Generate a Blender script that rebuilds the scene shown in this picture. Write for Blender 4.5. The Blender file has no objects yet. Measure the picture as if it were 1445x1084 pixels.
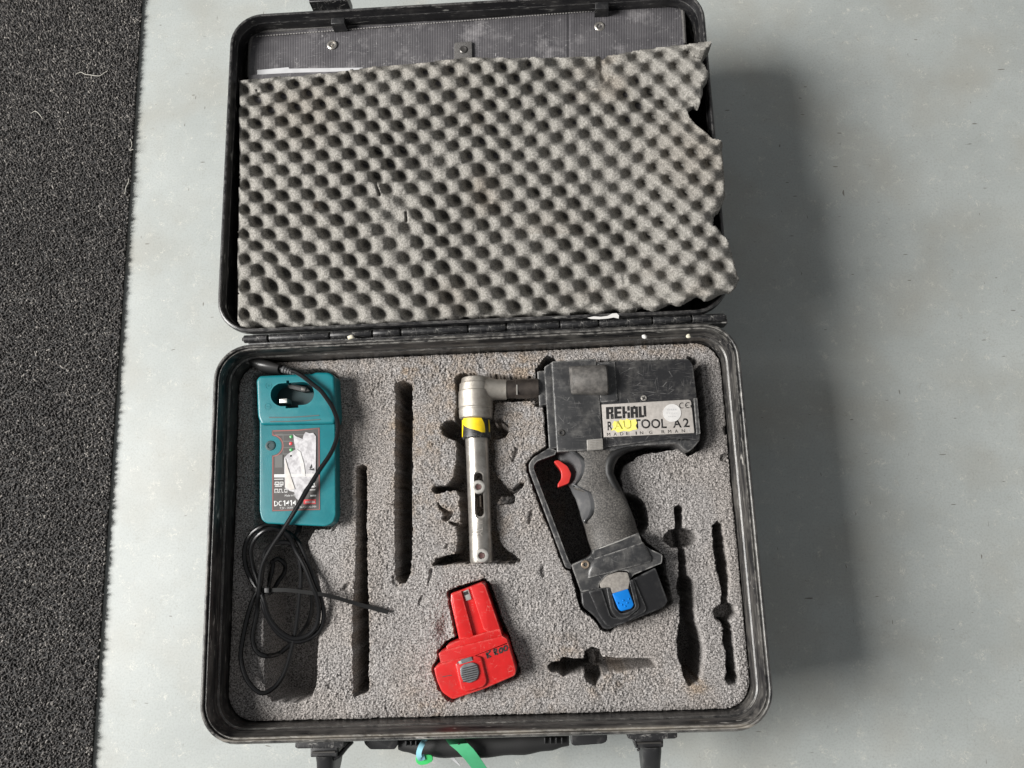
import bpy, bmesh, math, random
import numpy as np
from mathutils import Vector, Matrix
random.seed(7); rng = np.random.default_rng(11)
SC = bpy.context.scene
COL = SC.collection

# ------------------------------------------------------------------ camera
F, CX, CY = 1060.0, 722.5, 542.0          # focal length and centre of the photograph in its own pixels
nz = np.array([-0.0475, -0.191, -0.9804]); nz /= np.linalg.norm(nz)      # "up" seen from the camera
ey = np.array([0., -1., 0.]); ey -= nz*(ey@nz); ey /= np.linalg.norm(ey)
ex = np.cross(ey, nz)
RW = np.stack([ex, ey, nz])               # rows: world axes in camera coordinates
ZR = 0.170                                # height of the case rims
ZF = 0.125                                # top of the cut-out foam
HC = ZR + 0.811                           # camera height
cam = bpy.data.cameras.new('camera'); cam.sensor_width = 36.0; cam.lens = F/1445.0*36.0
cam.clip_start = 0.02; cam.clip_end = 60
co = bpy.data.objects.new('camera', cam); COL.objects.link(co); SC.camera = co
m = Matrix.Identity(4)
cr = RW @ np.diag([1., -1., -1.])
for i in range(3):
    for j in range(3): m[i][j] = cr[i, j]
m[2][3] = HC
co.matrix_world = m

def P(px, py, z):
    """point of the place at height z that the photograph shows at pixel (px, py)"""
    px = np.asarray(px, float); py = np.asarray(py, float); z = np.asarray(z, float)
    d = np.stack([(px-CX)/F, (py-CY)/F, np.ones_like(px)], -1) @ RW.T
    t = (z-HC)/d[..., 2]
    return np.stack([d[..., 0]*t, d[..., 1]*t, z+0*t], -1)
def proj(w):
    c = (np.asarray(w, float)-np.array([0, 0, HC])) @ RW
    return np.stack([CX+F*c[..., 0]/c[..., 2], CY+F*c[..., 1]/c[..., 2]], -1)
def P3(p, z): return [float(v) for v in P(p[0], p[1], z)]
PXM = (HC-ZF)/F                           # metres per pixel at the foam

def rect_fit(corners, z):
    p = P([c[0] for c in corners], [c[1] for c in corners], z)[:, :2]      # TL TR BR BL
    c = p.mean(0); u = (p[1]-p[0]+p[2]-p[3])/2; v = (p[0]-p[3]+p[1]-p[2])/2
    wd, hg = np.linalg.norm(u), np.linalg.norm(v)
    u /= wd; v2 = np.array([-u[1], u[0]])
    ang = (math.atan2(v[1], v[0])-math.pi/2+math.atan2(u[1], u[0]))/2
    u = np.array([math.cos(ang), math.sin(ang)]); v2 = np.array([-u[1], u[0]])
    return c, u, v2, wd, hg
BC, BU, BV, BW, BH = rect_fit([(301, 487), (1040, 454), (1098, 1033), (279, 1052)], ZR)
LC, LU, LV, LW, LH = rect_fit([(325, 15), (991, -13), (1034, 436), (304, 475)], ZR)
print('base', BC, BW, BH, 'lid', LC, LW, LH)
BANG = math.atan2(BU[1], BU[0])

# ------------------------------------------------------------------ light and exposure
SC.view_settings.view_transform = 'Standard'; SC.view_settings.look = 'None'
SC.view_settings.gamma = 1.0; SC.view_settings.exposure = 0.0
W = bpy.data.worlds.new('World'); SC.world = W; W.use_nodes = True
W.node_tree.nodes['Background'].inputs[0].default_value = (0.98, 0.99, 1.0, 1)
W.node_tree.nodes['Background'].inputs[1].default_value = 0.25
def area(name, loc, target, sx, sy, power, col):
    l = bpy.data.lights.new(name, 'AREA'); l.shape = 'RECTANGLE'; l.size = sx; l.size_y = sy
    l.energy = power; l.color = col
    o = bpy.data.objects.new(name, l); COL.objects.link(o)
    o.location = loc
    d = Vector(target)-Vector(loc)
    o.rotation_euler = d.to_track_quat('-Z', 'Y').to_euler()
    return o
area('window_light', (-3.9, -0.14, 3.05), (-0.05, 0.25, 0.1), 2.0, 2.2, 550, (1.0, 0.98, 0.95))

# ------------------------------------------------------------------ materials
def mat(name, col, rough=0.5, metal=0.0, col2=None, vscale=60, vlo=0.35, vhi=0.65, bump=0.0, bscale=900,
        scratch=None, scr_scale=40, scr_mask=(0.5, 0.7), dust=None, dust_rng=(0.5, 0.7), dscale=25, spec=0.5, dstretch=None, edge=None):
    m = bpy.data.materials.new(name); m.use_nodes = True
    nt = m.node_tree; N = nt.nodes; L = nt.links
    b = N['Principled BSDF']; b.inputs['Roughness'].default_value = rough; b.inputs['Metallic'].default_value = metal
    b.inputs['Specular IOR Level'].default_value = spec
    tc = N.new('ShaderNodeTexCoord'); oc = tc.outputs['Object']
    def noise(scale, detail=3, rough_=0.6, stretch=None, rot=0, off=0):
        n = N.new('ShaderNodeTexNoise'); n.inputs['Scale'].default_value = scale
        n.inputs['Detail'].default_value = detail; n.inputs['Roughness'].default_value = rough_
        mp = N.new('ShaderNodeMapping'); L.new(oc, mp.inputs[0])
        mp.inputs['Location'].default_value = (off, off*0.7, off*0.3)
        if stretch: mp.inputs['Scale'].default_value = stretch
        mp.inputs['Rotation'].default_value = (0, 0, rot)
        L.new(mp.outputs[0], n.inputs['Vector'])
        return n.outputs[0]
    def ramp(s, stops):
        r = N.new('ShaderNodeValToRGB'); e = r.color_ramp.elements
        while len(e) < len(stops): e.new(0.5)
        for k, (p, v) in enumerate(stops):
            e[k].position = p; e[k].color = (v, v, v, 1)
        L.new(s, r.inputs[0]); return r.outputs[0]
    def mixc(f, a, b_):
        x = N.new('ShaderNodeMix'); x.data_type = 'RGBA'
        for s, v in ((0, f), (6, a), (7, b_)):
            if isinstance(v, (tuple, list)): x.inputs[s].default_value = (*v[:3], 1)
            elif isinstance(v, float): x.inputs[s].default_value = v
            else: L.new(v, x.inputs[s])
        return x.outputs[2]
    def mul(a, b_):
        x = N.new('ShaderNodeMath'); x.operation = 'MULTIPLY'
        L.new(a, x.inputs[0])
        if isinstance(b_, float): x.inputs[1].default_value = b_
        else: L.new(b_, x.inputs[1])
        return x.outputs[0]
    c = tuple(col)
    if col2: c = mixc(ramp(noise(vscale), [(vlo, 0), (vhi, 1)]), c, tuple(col2))
    if dust:
        f = ramp(noise(dscale, 6, 0.7, stretch=dstretch, off=3.1), [(dust_rng[0], 0), (dust_rng[1], 1)])
        c = mixc(f, c, tuple(dust))
    if scratch:
        for k, (st, rot) in enumerate((((1, 7, 1), 0.55), ((1, 6, 1), -0.95), ((6, 1, 1), 0.2))):
            vo = N.new('ShaderNodeTexVoronoi'); vo.feature = 'DISTANCE_TO_EDGE'; vo.inputs['Scale'].default_value = scr_scale
            mp = N.new('ShaderNodeMapping'); L.new(oc, mp.inputs[0]); mp.inputs['Location'].default_value = (1.7*k+0.4, 0.9*k, 0)
            mp.inputs['Scale'].default_value = st; mp.inputs['Rotation'].default_value = (0, 0, rot)
            L.new(mp.outputs[0], vo.inputs['Vector'])
            line = ramp(vo.outputs['Distance'], [(0.0, 1), (scr_scale*0.00045, 0)])
            msk = ramp(noise(scr_scale*2.2, 3, 0.6, off=7+k), [(scr_mask[0]+.02, 0), (scr_mask[1]+.02, 1)])
            c = mixc(mul(line, msk), c, tuple(scratch))
    if isinstance(c, tuple): b.inputs['Base Color'].default_value = (*c, 1)
    else: L.new(c, b.inputs['Base Color'])
    if bump:
        bp = N.new('ShaderNodeBump'); bp.inputs['Strength'].default_value = bump; bp.inputs['Distance'].default_value = 0.001
        L.new(noise(bscale, 3, 0.6, off=2), bp.inputs['Height']); L.new(bp.outputs[0], b.inputs['Normal'])
    m['hooks'] = 1
    return m
def nodes_of(m): return m.node_tree.nodes, m.node_tree.links

M = {}
def shell_mat(name, base, dust, d0, d1, amount, scuff, tan=None):
    # scuffs and dust run along the walls: the grain is stretched along the edge the surface belongs to
    m = mat(name, base, 0.33, bump=0.12, bscale=700)
    N, L = nodes_of(m); b = N['Principled BSDF']; tc = N.new('ShaderNodeTexCoord'); ge = N.new('ShaderNodeNewGeometry')
    sp = N.new('ShaderNodeSeparateXYZ'); L.new(ge.outputs['True Normal'], sp.inputs[0])
    ab = []
    for k in (0, 1):
        q = N.new('ShaderNodeMath'); q.operation = 'ABSOLUTE'; L.new(sp.outputs[k], q.inputs[0]); ab.append(q.outputs[0])
    gt = N.new('ShaderNodeMath'); gt.operation = 'GREATER_THAN'; L.new(ab[0], gt.inputs[0]); L.new(ab[1], gt.inputs[1])
    def n_(scale, st, off, det=5):
        mp = N.new('ShaderNodeMapping'); L.new(tc.outputs['Object'], mp.inputs[0]); mp.inputs['Scale'].default_value = st; mp.inputs['Location'].default_value = (off, off, off)
        n = N.new('ShaderNodeTexNoise'); n.inputs['Scale'].default_value = scale; n.inputs['Detail'].default_value = det; n.inputs['Roughness'].default_value = 0.65
        L.new(mp.outputs[0], n.inputs['Vector']); return n.outputs[0]
    def rp(x, a, c):
        r = N.new('ShaderNodeMapRange'); r.inputs[1].default_value = a; r.inputs[2].default_value = c; L.new(x, r.inputs[0]); return r.outputs[0]
    def pick(scale, off, k=0.12):
        mx = N.new('ShaderNodeMix'); L.new(gt.outputs[0], mx.inputs[0]); L.new(n_(scale, (k, 1, 1), off), mx.inputs[2]); L.new(n_(scale, (1, k, 1), off), mx.inputs[3]); return mx.outputs[0]
    def over(c, f, col, amt):
        q = N.new('ShaderNodeMath'); q.operation = 'MULTIPLY'; L.new(f, q.inputs[0]); q.inputs[1].default_value = amt
        x = N.new('ShaderNodeMix'); x.data_type = 'RGBA'; L.new(q.outputs[0], x.inputs[0])
        if isinstance(c, tuple): x.inputs[6].default_value = (*c, 1)
        else: L.new(c, x.inputs[6])
        x.inputs[7].default_value = (*col, 1); return x.outputs[2]
    c = over(base, rp(pick(210, 0.3, 0.09), d0, d1), dust, amount*0.65)
    c = over(c, rp(n_(26, (1, 1, 1), 5.0), 0.5, 0.72), dust, amount*0.7)
    c = over(c, rp(pick(330, 2.3, 0.14), 0.62, 0.68), scuff, 0.9)
    c = over(c, rp(n_(330, (1, 1, 1), 7.0, 2), 0.74, 0.78), (0.55, 0.53, 0.5), 0.8)
    if tan:
        so = N.new('ShaderNodeSeparateXYZ'); vr = N.new('ShaderNodeMapping'); vr.vector_type = 'POINT'; vr.inputs['Rotation'].default_value = (0, 0, -BANG); L.new(tc.outputs['Object'], vr.inputs[0]); L.new(vr.outputs[0], so.inputs[0])
        q = N.new('ShaderNodeMath'); q.operation = 'MULTIPLY'
        w = N.new('ShaderNodeMapRange'); w.inputs[1].default_value = tan[0]; w.inputs[2].default_value = tan[0]-0.006; L.new(so.outputs[1], w.inputs[0])
        w2 = N.new('ShaderNodeMapRange'); w2.inputs[1].default_value = -BH/2+0.0030; w2.inputs[2].default_value = -BH/2+0.0048; L.new(so.outputs[1], w2.inputs[0])
        wq = N.new('ShaderNodeMath'); wq.operation = 'MULTIPLY'; L.new(w.outputs[0], wq.inputs[0]); L.new(w2.outputs[0], wq.inputs[1])
        L.new(wq.outputs[0], q.inputs[0]); L.new(rp(n_(40, (0.35, 1, 1), 9.0), 0.34, 0.56), q.inputs[1])
        c = over(c, q.outputs[0], tan[1], 0.85)
    L.new(c, b.inputs['Base Color']); return m
M['shell'] = shell_mat('black_shell_plastic', (0.012, 0.012, 0.013), (0.17, 0.16, 0.145), 0.44, 0.68, 0.75, (0.38, 0.365, 0.34), (-0.204, (0.56, 0.50, 0.41)))
M['lidshell'] = shell_mat('black_lid_plastic', (0.009, 0.009, 0.010), (0.09, 0.085, 0.08), 0.52, 0.78, 0.5, (0.24, 0.235, 0.22))
M['black'] = mat('black_plastic', (0.014, 0.014, 0.015), 0.42, bump=0.1, dust=(0.09, 0.088, 0.085), dust_rng=(0.55, 0.85), dscale=60)
M['hinge'] = mat('worn_hinge_plastic', (0.014, 0.014, 0.015), 0.4, scratch=(0.35, 0.34, 0.32), scr_scale=50, scr_mask=(0.5, 0.6), dust=(0.15, 0.145, 0.14), dust_rng=(0.56, 0.8), dscale=120)
M['tool'] = mat('tool_grey_plastic', (0.024, 0.0245, 0.026), 0.36, col2=(0.038, 0.038, 0.039), vscale=40, bump=0.12, bscale=1500,
                scratch=(0.17, 0.165, 0.16), scr_scale=26, scr_mask=(0.50, 0.60), dust=(0.14, 0.135, 0.128), dust_rng=(0.48, 0.85), dscale=70)
M['toolcover'] = mat('motor_cover_plastic', (0.017, 0.017, 0.0185), 0.36, bump=0.1, bscale=1500,
                scratch=(0.19, 0.185, 0.18), scr_scale=24, scr_mask=(0.48, 0.58), dust=(0.10, 0.096, 0.09), dust_rng=(0.48, 0.85), dscale=60)
M['seam'] = mat('pale_seam', (0.34, 0.33, 0.31), 0.6)
M['grip'] = mat('dusty_rubber', (0.035, 0.033, 0.031), 0.6, col2=(0.16, 0.148, 0.135), vscale=620, vlo=0.4, vhi=0.75, bump=0.35, bscale=900)
M['bumpgrey'] = mat('dusty_motor_bump', (0.07, 0.066, 0.062), 0.55, col2=(0.15, 0.14, 0.13), vscale=140, bump=0.3, bscale=900)
M['rubber'] = mat('black_rubber', (0.010, 0.010, 0.010), 0.55, bump=0.1)
M['smooth'] = mat('smooth_grey_plastic', (0.085, 0.086, 0.089), 0.28, dust=(0.16, 0.155, 0.15), dust_rng=(0.5, 0.9), dscale=70)
M['battery'] = mat('battery_black_plastic', (0.010, 0.010, 0.011), 0.36, bump=0.15, bscale=1200, dust=(0.035, 0.034, 0.033), dust_rng=(0.5, 0.9), dscale=60)
M['steel'] = mat('worn_steel', (0.50, 0.475, 0.44), 0.36, 0.85, col2=(0.34, 0.315, 0.28), vscale=90, bump=0.08, scratch=(0.72, 0.7, 0.66), scr_scale=60, dust=(0.22, 0.19, 0.16), dust_rng=(0.56, 0.8), dscale=60)
M['cast'] = mat('cast_aluminium', (0.46, 0.43, 0.385), 0.45, 0.7, col2=(0.30, 0.275, 0.24), vscale=70, bump=0.3, bscale=1600, dust=(0.2, 0.175, 0.15), dust_rng=(0.55, 0.8), dscale=60)
M['shaft'] = mat('dark_shaft_steel', (0.05, 0.042, 0.038), 0.38, 0.6, col2=(0.09, 0.075, 0.065), vscale=120, bump=0.1)
M['washer'] = mat('washer_steel', (0.62, 0.60, 0.56), 0.4, 0.7, col2=(0.45, 0.43, 0.4), vscale=200)
M['socket'] = mat('rusty_socket', (0.10, 0.045, 0.04), 0.6, 0.2, col2=(0.04, 0.02, 0.02), vscale=500)
M['sleeve'] = mat('black_sleeve', (0.014, 0.014, 0.014), 0.45, scratch=(0.3, 0.29, 0.27), scr_scale=60, scr_mask=(0.5, 0.6))
M['yellow'] = mat('yellow_paint', (0.85, 0.60, 0.0), 0.5, col2=(0.75, 0.52, 0.01), vscale=300)
M['ypaint'] = mat('thin_yellow_paint', (0.80, 0.74, 0.12), 0.5, col2=(0.66, 0.60, 0.22), vscale=520)
M['yink'] = mat('ink_under_paint', (0.42, 0.37, 0.06), 0.5, col2=(0.75, 0.70, 0.12), vscale=600)
M['plate'] = mat('brushed_plate', (0.45, 0.42, 0.39), 0.45, 0.15, col2=(0.37, 0.345, 0.32), vscale=250, bump=0.05, scratch=(0.58, 0.55, 0.52), scr_scale=50)
M['ink'] = mat('black_ink', (0.014, 0.013, 0.013), 0.5, dust=(0.30, 0.28, 0.26), dust_rng=(0.62, 0.70), dscale=420)
M['whitesticker'] = mat('white_paper_sticker', (0.60, 0.59, 0.575), 0.6, col2=(0.52, 0.51, 0.50), vscale=200)
M['greyink'] = mat('faded_grey_ink', (0.42, 0.42, 0.42), 0.6)
M['redtrig'] = mat('red_trigger_plastic', (0.56, 0.035, 0.03), 0.32, col2=(0.48, 0.03, 0.025), vscale=80)
M['red'] = mat('red_battery_plastic', (0.52, 0.013, 0.013), 0.30, col2=(0.45, 0.011, 0.011), vscale=60, bump=0.08, bscale=1500, scratch=(0.6, 0.2, 0.17), scr_scale=50, scr_mask=(0.55, 0.66), dust=(0.34, 0.04, 0.035), dust_rng=(0.55, 0.8), dscale=60)
M['blue'] = mat('blue_latch_plastic', (0.0, 0.165, 0.56), 0.35, col2=(0.0, 0.145, 0.5), vscale=120)
M['brass'] = mat('worn_screw', (0.50, 0.40, 0.30), 0.4, 0.8, col2=(0.3, 0.23, 0.17), vscale=500)
M['screw'] = mat('zinc_screw', (0.62, 0.59, 0.54), 0.35, 0.8)
M['darkscrew'] = mat('dark_screw', (0.10, 0.095, 0.09), 0.4, 0.7)
M['metalbtn'] = mat('dusty_release_plate', (0.17, 0.155, 0.14), 0.6, col2=(0.26, 0.24, 0.215), vscale=300, bump=0.3)
M['knurl'] = mat('knurled_button', (0.32, 0.31, 0.29), 0.45, 0.3, col2=(0.24, 0.23, 0.215), vscale=200)
M['teal'] = mat('teal_charger_plastic', (0.002, 0.150, 0.175), 0.34, col2=(0.002, 0.132, 0.156), vscale=60, bump=0.12, bscale=1400, dust=(0.03, 0.20, 0.215), dust_rng=(0.5, 0.85), dscale=50)
M['tealdark'] = mat('slot_plastic', (0.004, 0.03, 0.034), 0.5)
M['panel'] = mat('label_print_dark', (0.045, 0.040, 0.038), 0.5, col2=(0.055, 0.05, 0.047), vscale=120)
M['panelgrey'] = mat('label_print_grey', (0.10, 0.10, 0.095), 0.5)
M['panelred'] = mat('label_print_red', (0.30, 0.085, 0.075), 0.5)
M['logored'] = mat('label_logo_red', (0.55, 0.04, 0.045), 0.5)
M['white'] = mat('white_print', (0.62, 0.62, 0.61), 0.5)
M['ledg'] = mat('green_led', (0.06, 0.30, 0.10), 0.3)
M['ledr'] = mat('red_led', (0.62, 0.06, 0.07), 0.3)
M['torn'] = mat('torn_sticker_paper', (0.52, 0.51, 0.52), 0.7, col2=(0.36, 0.35, 0.36), vscale=160, vlo=0.42, vhi=0.6, bump=0.3, bscale=500)
M['tornfold'] = mat('sticker_backing', (0.60, 0.57, 0.53), 0.7, col2=(0.5, 0.47, 0.44), vscale=150)
M['cord'] = mat('black_cord', (0.006, 0.006, 0.0065), 0.22)
M['plug'] = mat('plug_plastic', (0.035, 0.034, 0.034), 0.35)
M['contact'] = mat('nickel_contact', (0.55, 0.55, 0.52), 0.35, 0.8)
M['pin'] = mat('plug_pin_metal', (0.6, 0.6, 0.58), 0.3, 0.9)
M['greyknob'] = mat('grey_latch_plastic', (0.10, 0.105, 0.11), 0.35, col2=(0.15, 0.15, 0.155), vscale=150)
M['green'] = mat('green_strap', (0.07, 0.40, 0.19), 0.5, col2=(0.06, 0.35, 0.16), vscale=60)
M['greentag'] = mat('green_tag', (0.03, 0.42, 0.10), 0.4, col2=(0.05, 0.5, 0.14), vscale=80)
M['cyan'] = mat('pale_blue_tie', (0.28, 0.58, 0.68), 0.4)
M['paper'] = mat('white_paper', (0.50, 0.50, 0.51), 0.7, col2=(0.42, 0.42, 0.43), vscale=50)
M['crumb'] = mat('pale_crumb', (0.62, 0.58, 0.46), 0.8, bump=0.3)
M['crumbw'] = mat('white_crumb', (0.58, 0.57, 0.55), 0.8)
M['lint'] = mat('pale_lint', (0.55, 0.53, 0.47), 0.7)
M['strap'] = mat('strap_webbing', (0.07, 0.066, 0.064), 0.8, col2=(0.12, 0.115, 0.11), vscale=600, bump=0.6, bscale=1200)
M['tie'] = mat('tie_nylon', (0.008, 0.008, 0.008), 0.5, spec=0.2)
M['stitch'] = mat('stitch_thread', (0.26, 0.25, 0.24), 0.8)

# pouch cloth: dusty ribbed sheet
M['pouch'] = mat('pouch_sheet', (0.066, 0.063, 0.068), 0.5, col2=(0.09, 0.086, 0.091), vscale=40, scratch=(0.34, 0.33, 0.33), scr_scale=40, scr_mask=(0.53, 0.66),
                 dust=(0.24, 0.23, 0.235), dust_rng=(0.54, 0.76), dscale=26)

def foam_mat(name, dark, light, stainc, bumps, vs):
    m = mat(name, dark, 0.95, col2=light, vscale=vs, vlo=0.36, vhi=0.66, bump=bumps, bscale=1100, spec=0.1)
    N, L = nodes_of(m); b = N['Principled BSDF']
    src = b.inputs['Base Color'].links[0].from_socket
    at = N.new('ShaderNodeAttribute'); at.attribute_name = 'stain'
    x = N.new('ShaderNodeMix'); x.data_type = 'RGBA'; x.blend_type = 'MULTIPLY'
    L.new(at.outputs['Fac'], x.inputs[0]); L.new(src, x.inputs[6]); x.inputs[7].default_value = (*stainc, 1)
    L.new(x.outputs[2], b.inputs['Base Color'])
    return m
M['foam'] = foam_mat('grey_foam', (0.060, 0.056, 0.054), (0.49, 0.465, 0.45), (1.0, 0.86, 0.71), 0.9, 640)
M['egg'] = foam_mat('egg_crate_foam', (0.145, 0.138, 0.126), (0.335, 0.322, 0.296), (0.66, 0.54, 0.43), 0.7, 480)

# floor: pale linoleum with flecks, scuffs and dirt
def floor_mat_():
    m = mat('grey_linoleum', (0.325, 0.346, 0.335), 0.42, col2=(0.370, 0.392, 0.380), vscale=7, bump=0.05, bscale=400, spec=0.4)
    N, L = nodes_of(m); b = N['Principled BSDF']
    tc = N.new('ShaderNodeTexCoord')
    cur = b.inputs['Base Color'].links[0].from_socket
    def noise(scale, detail, off, st=None, rot=0, dist=0):
        mp = N.new('ShaderNodeMapping'); L.new(tc.outputs['Object'], mp.inputs[0]); mp.inputs['Location'].default_value = (off, off, 0)
        if st: mp.inputs['Scale'].default_value = st
        mp.inputs['Rotation'].default_value = (0, 0, rot)
        n = N.new('ShaderNodeTexNoise'); n.inputs['Scale'].default_value = scale; n.inputs['Detail'].default_value = detail
        n.inputs['Distortion'].default_value = dist
        L.new(mp.outputs[0], n.inputs['Vector']); return n.outputs[0]
    def ramp(s, stops):
        r = N.new('ShaderNodeValToRGB'); e = r.color_ramp.elements
        while len(e) < len(stops): e.new(0.5)
        for k, (p, v) in enumerate(stops): e[k].position = p; e[k].color = (v, v, v, 1)
        L.new(s, r.inputs[0]); return r.outputs[0]
    def mulm(a, c_):
        x = N.new('ShaderNodeMath'); x.operation = 'MULTIPLY'; L.new(a, x.inputs[0])
        if isinstance(c_, float): x.inputs[1].default_value = c_
        else: L.new(c_, x.inputs[1])
        return x.outputs[0]
    def over(f, colr):
        nonlocal cur
        x = N.new('ShaderNodeMix'); x.data_type = 'RGBA'; L.new(f, x.inputs[0]); L.new(cur, x.inputs[6]); x.inputs[7].default_value = (*colr, 1)
        cur = x.outputs[2]
    over(mulm(ramp(noise(9, 8, 5), [(0.46, 0), (0.72, 1)]), 0.55), (0.30, 0.288, 0.25))          # brown grime
    over(mulm(ramp(noise(420, 2, 1), [(0.45, 0), (0.75, 1)]), 0.45), (0.24, 0.25, 0.24))           # fine marbling
    over(mulm(ramp(noise(120, 3, 2, dist=1.5), [(0.47, 0), (0.5, 1), (0.53, 0)]), mulm(ramp(noise(60, 3, 8), [(0.54, 0), (0.66, 1)]), 0.7)), (0.56, 0.55, 0.49))   # pale flecks
    over(mulm(ramp(noise(90, 3, 14, dist=2.0), [(0.485, 0), (0.5, 1), (0.515, 0)]), mulm(ramp(noise(55, 3, 18), [(0.53, 0), (0.66, 1)]), 0.7)), (0.22, 0.21, 0.18))
    over(mulm(ramp(noise(150, 1, 4, st=(0.35, 1.6, 1), rot=0.9), [(0.765, 0), (0.79, 1)]), 0.8), (0.10, 0.09, 0.075))    # dark dashes
    over(mulm(ramp(noise(150, 1, 24, st=(1.6, 0.35, 1), rot=0.3), [(0.775, 0), (0.80, 1)]), 0.8), (0.10, 0.09, 0.075))
    L.new(cur, b.inputs['Base Color'])
    rr = ramp(noise(12, 4, 9), [(0.3, 0.36), (0.7, 0.52)]); L.new(rr, b.inputs['Roughness'])
    return m
M['floor'] = floor_mat_()
def pile_mat():
    m = mat('charcoal_pile', (0.03, 0.03, 0.03), 0.85, spec=0.2)
    N, L = nodes_of(m); b = N['Principled BSDF']
    at = N.new('ShaderNodeAttribute'); at.attribute_name = 'tone'
    r = N.new('ShaderNodeValToRGB'); e = r.color_ramp.elements
    e[0].position = 0; e[0].color = (0.026, 0.025, 0.025, 1); e[1].position = 1; e[1].color = (0.32, 0.30, 0.275, 1)
    x = e.new(0.6); x.color = (0.085, 0.08, 0.077, 1)
    x = e.new(0.85); x.color = (0.17, 0.16, 0.15, 1)
    L.new(at.outputs['Fac'], r.inputs[0]); L.new(r.outputs[0], b.inputs['Base Color'])
    return m
M['pile'] = pile_mat()
M['backing'] = mat('mat_backing', (0.012, 0.012, 0.012), 0.8)

def edge_wear(m, colr, radius=0.0011, amt=0.8, nscale=160):
    """rubbed edges: lighter where the surface turns sharply"""
    N, L = m.node_tree.nodes, m.node_tree.links; b = N['Principled BSDF']
    bv = N.new('ShaderNodeBevel'); bv.samples = 4; bv.inputs['Radius'].default_value = radius
    ge = N.new('ShaderNodeNewGeometry'); d = N.new('ShaderNodeVectorMath'); d.operation = 'DOT_PRODUCT'
    L.new(bv.outputs[0], d.inputs[0]); L.new(ge.outputs['Normal'], d.inputs[1])
    r = N.new('ShaderNodeMapRange'); r.inputs[1].default_value = 0.992; r.inputs[2].default_value = 0.93; L.new(d.outputs['Value'], r.inputs[0])
    tc = N.new('ShaderNodeTexCoord'); n = N.new('ShaderNodeTexNoise'); n.inputs['Scale'].default_value = nscale; n.inputs['Detail'].default_value = 4
    L.new(tc.outputs['Object'], n.inputs['Vector'])
    r2 = N.new('ShaderNodeMapRange'); r2.inputs[1].default_value = 0.38; r2.inputs[2].default_value = 0.62; L.new(n.outputs[0], r2.inputs[0])
    q = N.new('ShaderNodeMath'); q.operation = 'MULTIPLY'; L.new(r.outputs[0], q.inputs[0]); L.new(r2.outputs[0], q.inputs[1])
    q2 = N.new('ShaderNodeMath'); q2.operation = 'MULTIPLY'; L.new(q.outputs[0], q2.inputs[0]); q2.inputs[1].default_value = amt
    x = N.new('ShaderNodeMix'); x.data_type = 'RGBA'; L.new(q2.outputs[0], x.inputs[0])
    bc = b.inputs['Base Color']
    if bc.links: L.new(bc.links[0].from_socket, x.inputs[6])
    else: x.inputs[6].default_value = bc.default_value
    x.inputs[7].default_value = (*colr, 1); L.new(x.outputs[2], bc)
for k_, c_, r_, a_ in (('tool', (0.36, 0.35, 0.335), 0.0028, 0.95), ('toolcover', (0.25, 0.245, 0.235), 0.0025, 0.9), ('battery', (0.13, 0.13, 0.13), 0.003, 0.8), ('shell', (0.36, 0.345, 0.32), 0.0018, 0.7), ('lidshell', (0.26, 0.25, 0.24), 0.0018, 0.6),
                       ('hinge', (0.35, 0.34, 0.32), 0.0009, 0.6), ('red', (0.68, 0.15, 0.13), 0.0028, 0.8), ('black', (0.12, 0.118, 0.115), 0.0009, 0.6), ('teal', (0.03, 0.26, 0.28), 0.003, 0.6)):
    edge_wear(M[k_], c_, r_, a_)

# ------------------------------------------------------------------ object helpers
WL = {}
def thing(name, label, cat, loc, group=None):
    o = bpy.data.objects.new(name, None); COL.objects.link(o); o.empty_display_size = 0.02
    o.location = loc; WL[o] = Vector(loc); o['label'] = label; o['category'] = cat
    if group: o['group'] = group
    return o
def link(name, me, material, parent=None, kind=None, smooth=35, label=None):
    n = len(me.vertices); a = np.empty(n*3, np.float32); me.vertices.foreach_get('co', a); a = a.reshape(-1, 3)
    c = (a.min(0)+a.max(0))/2 if n else np.zeros(3)
    c[2] = a[:, 2].min()
    a -= c; me.vertices.foreach_set('co', a.ravel())
    if smooth is not None:
        me.shade_smooth(); me.set_sharp_from_angle(angle=math.radians(smooth))
    me.name = name
    if material is not None: me.materials.append(material)
    me.update()
    o = bpy.data.objects.new(name, me); COL.objects.link(o)
    WL[o] = Vector([float(v) for v in c])
    if parent is not None:
        o.parent = parent; o.location = WL[o]-WL[parent]
    else: o.location = WL[o]
    if kind: o['kind'] = kind
    if label: o['label'] = label
    return o
def tag(o, label, cat, group=None):
    o['label'] = label; o['category'] = cat
    if group: o['group'] = group
    return o
def obj(name, bm, material, parent=None, **k):
    bmesh.ops.recalc_face_normals(bm, faces=bm.faces[:])
    me = bpy.data.meshes.new(name); bm.to_mesh(me); bm.free()
    return link(name, me, material, parent, **k)
def pymesh(name, verts, faces, material, parent=None, **k):
    me = bpy.data.meshes.new(name); me.from_pydata([tuple(map(float, v)) for v in verts], [], faces)
    bm = bmesh.new(); bm.from_mesh(me); bmesh.ops.recalc_face_normals(bm, faces=bm.faces[:]); bm.to_mesh(me); bm.free()
    return link(name, me, material, parent, **k)
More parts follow.
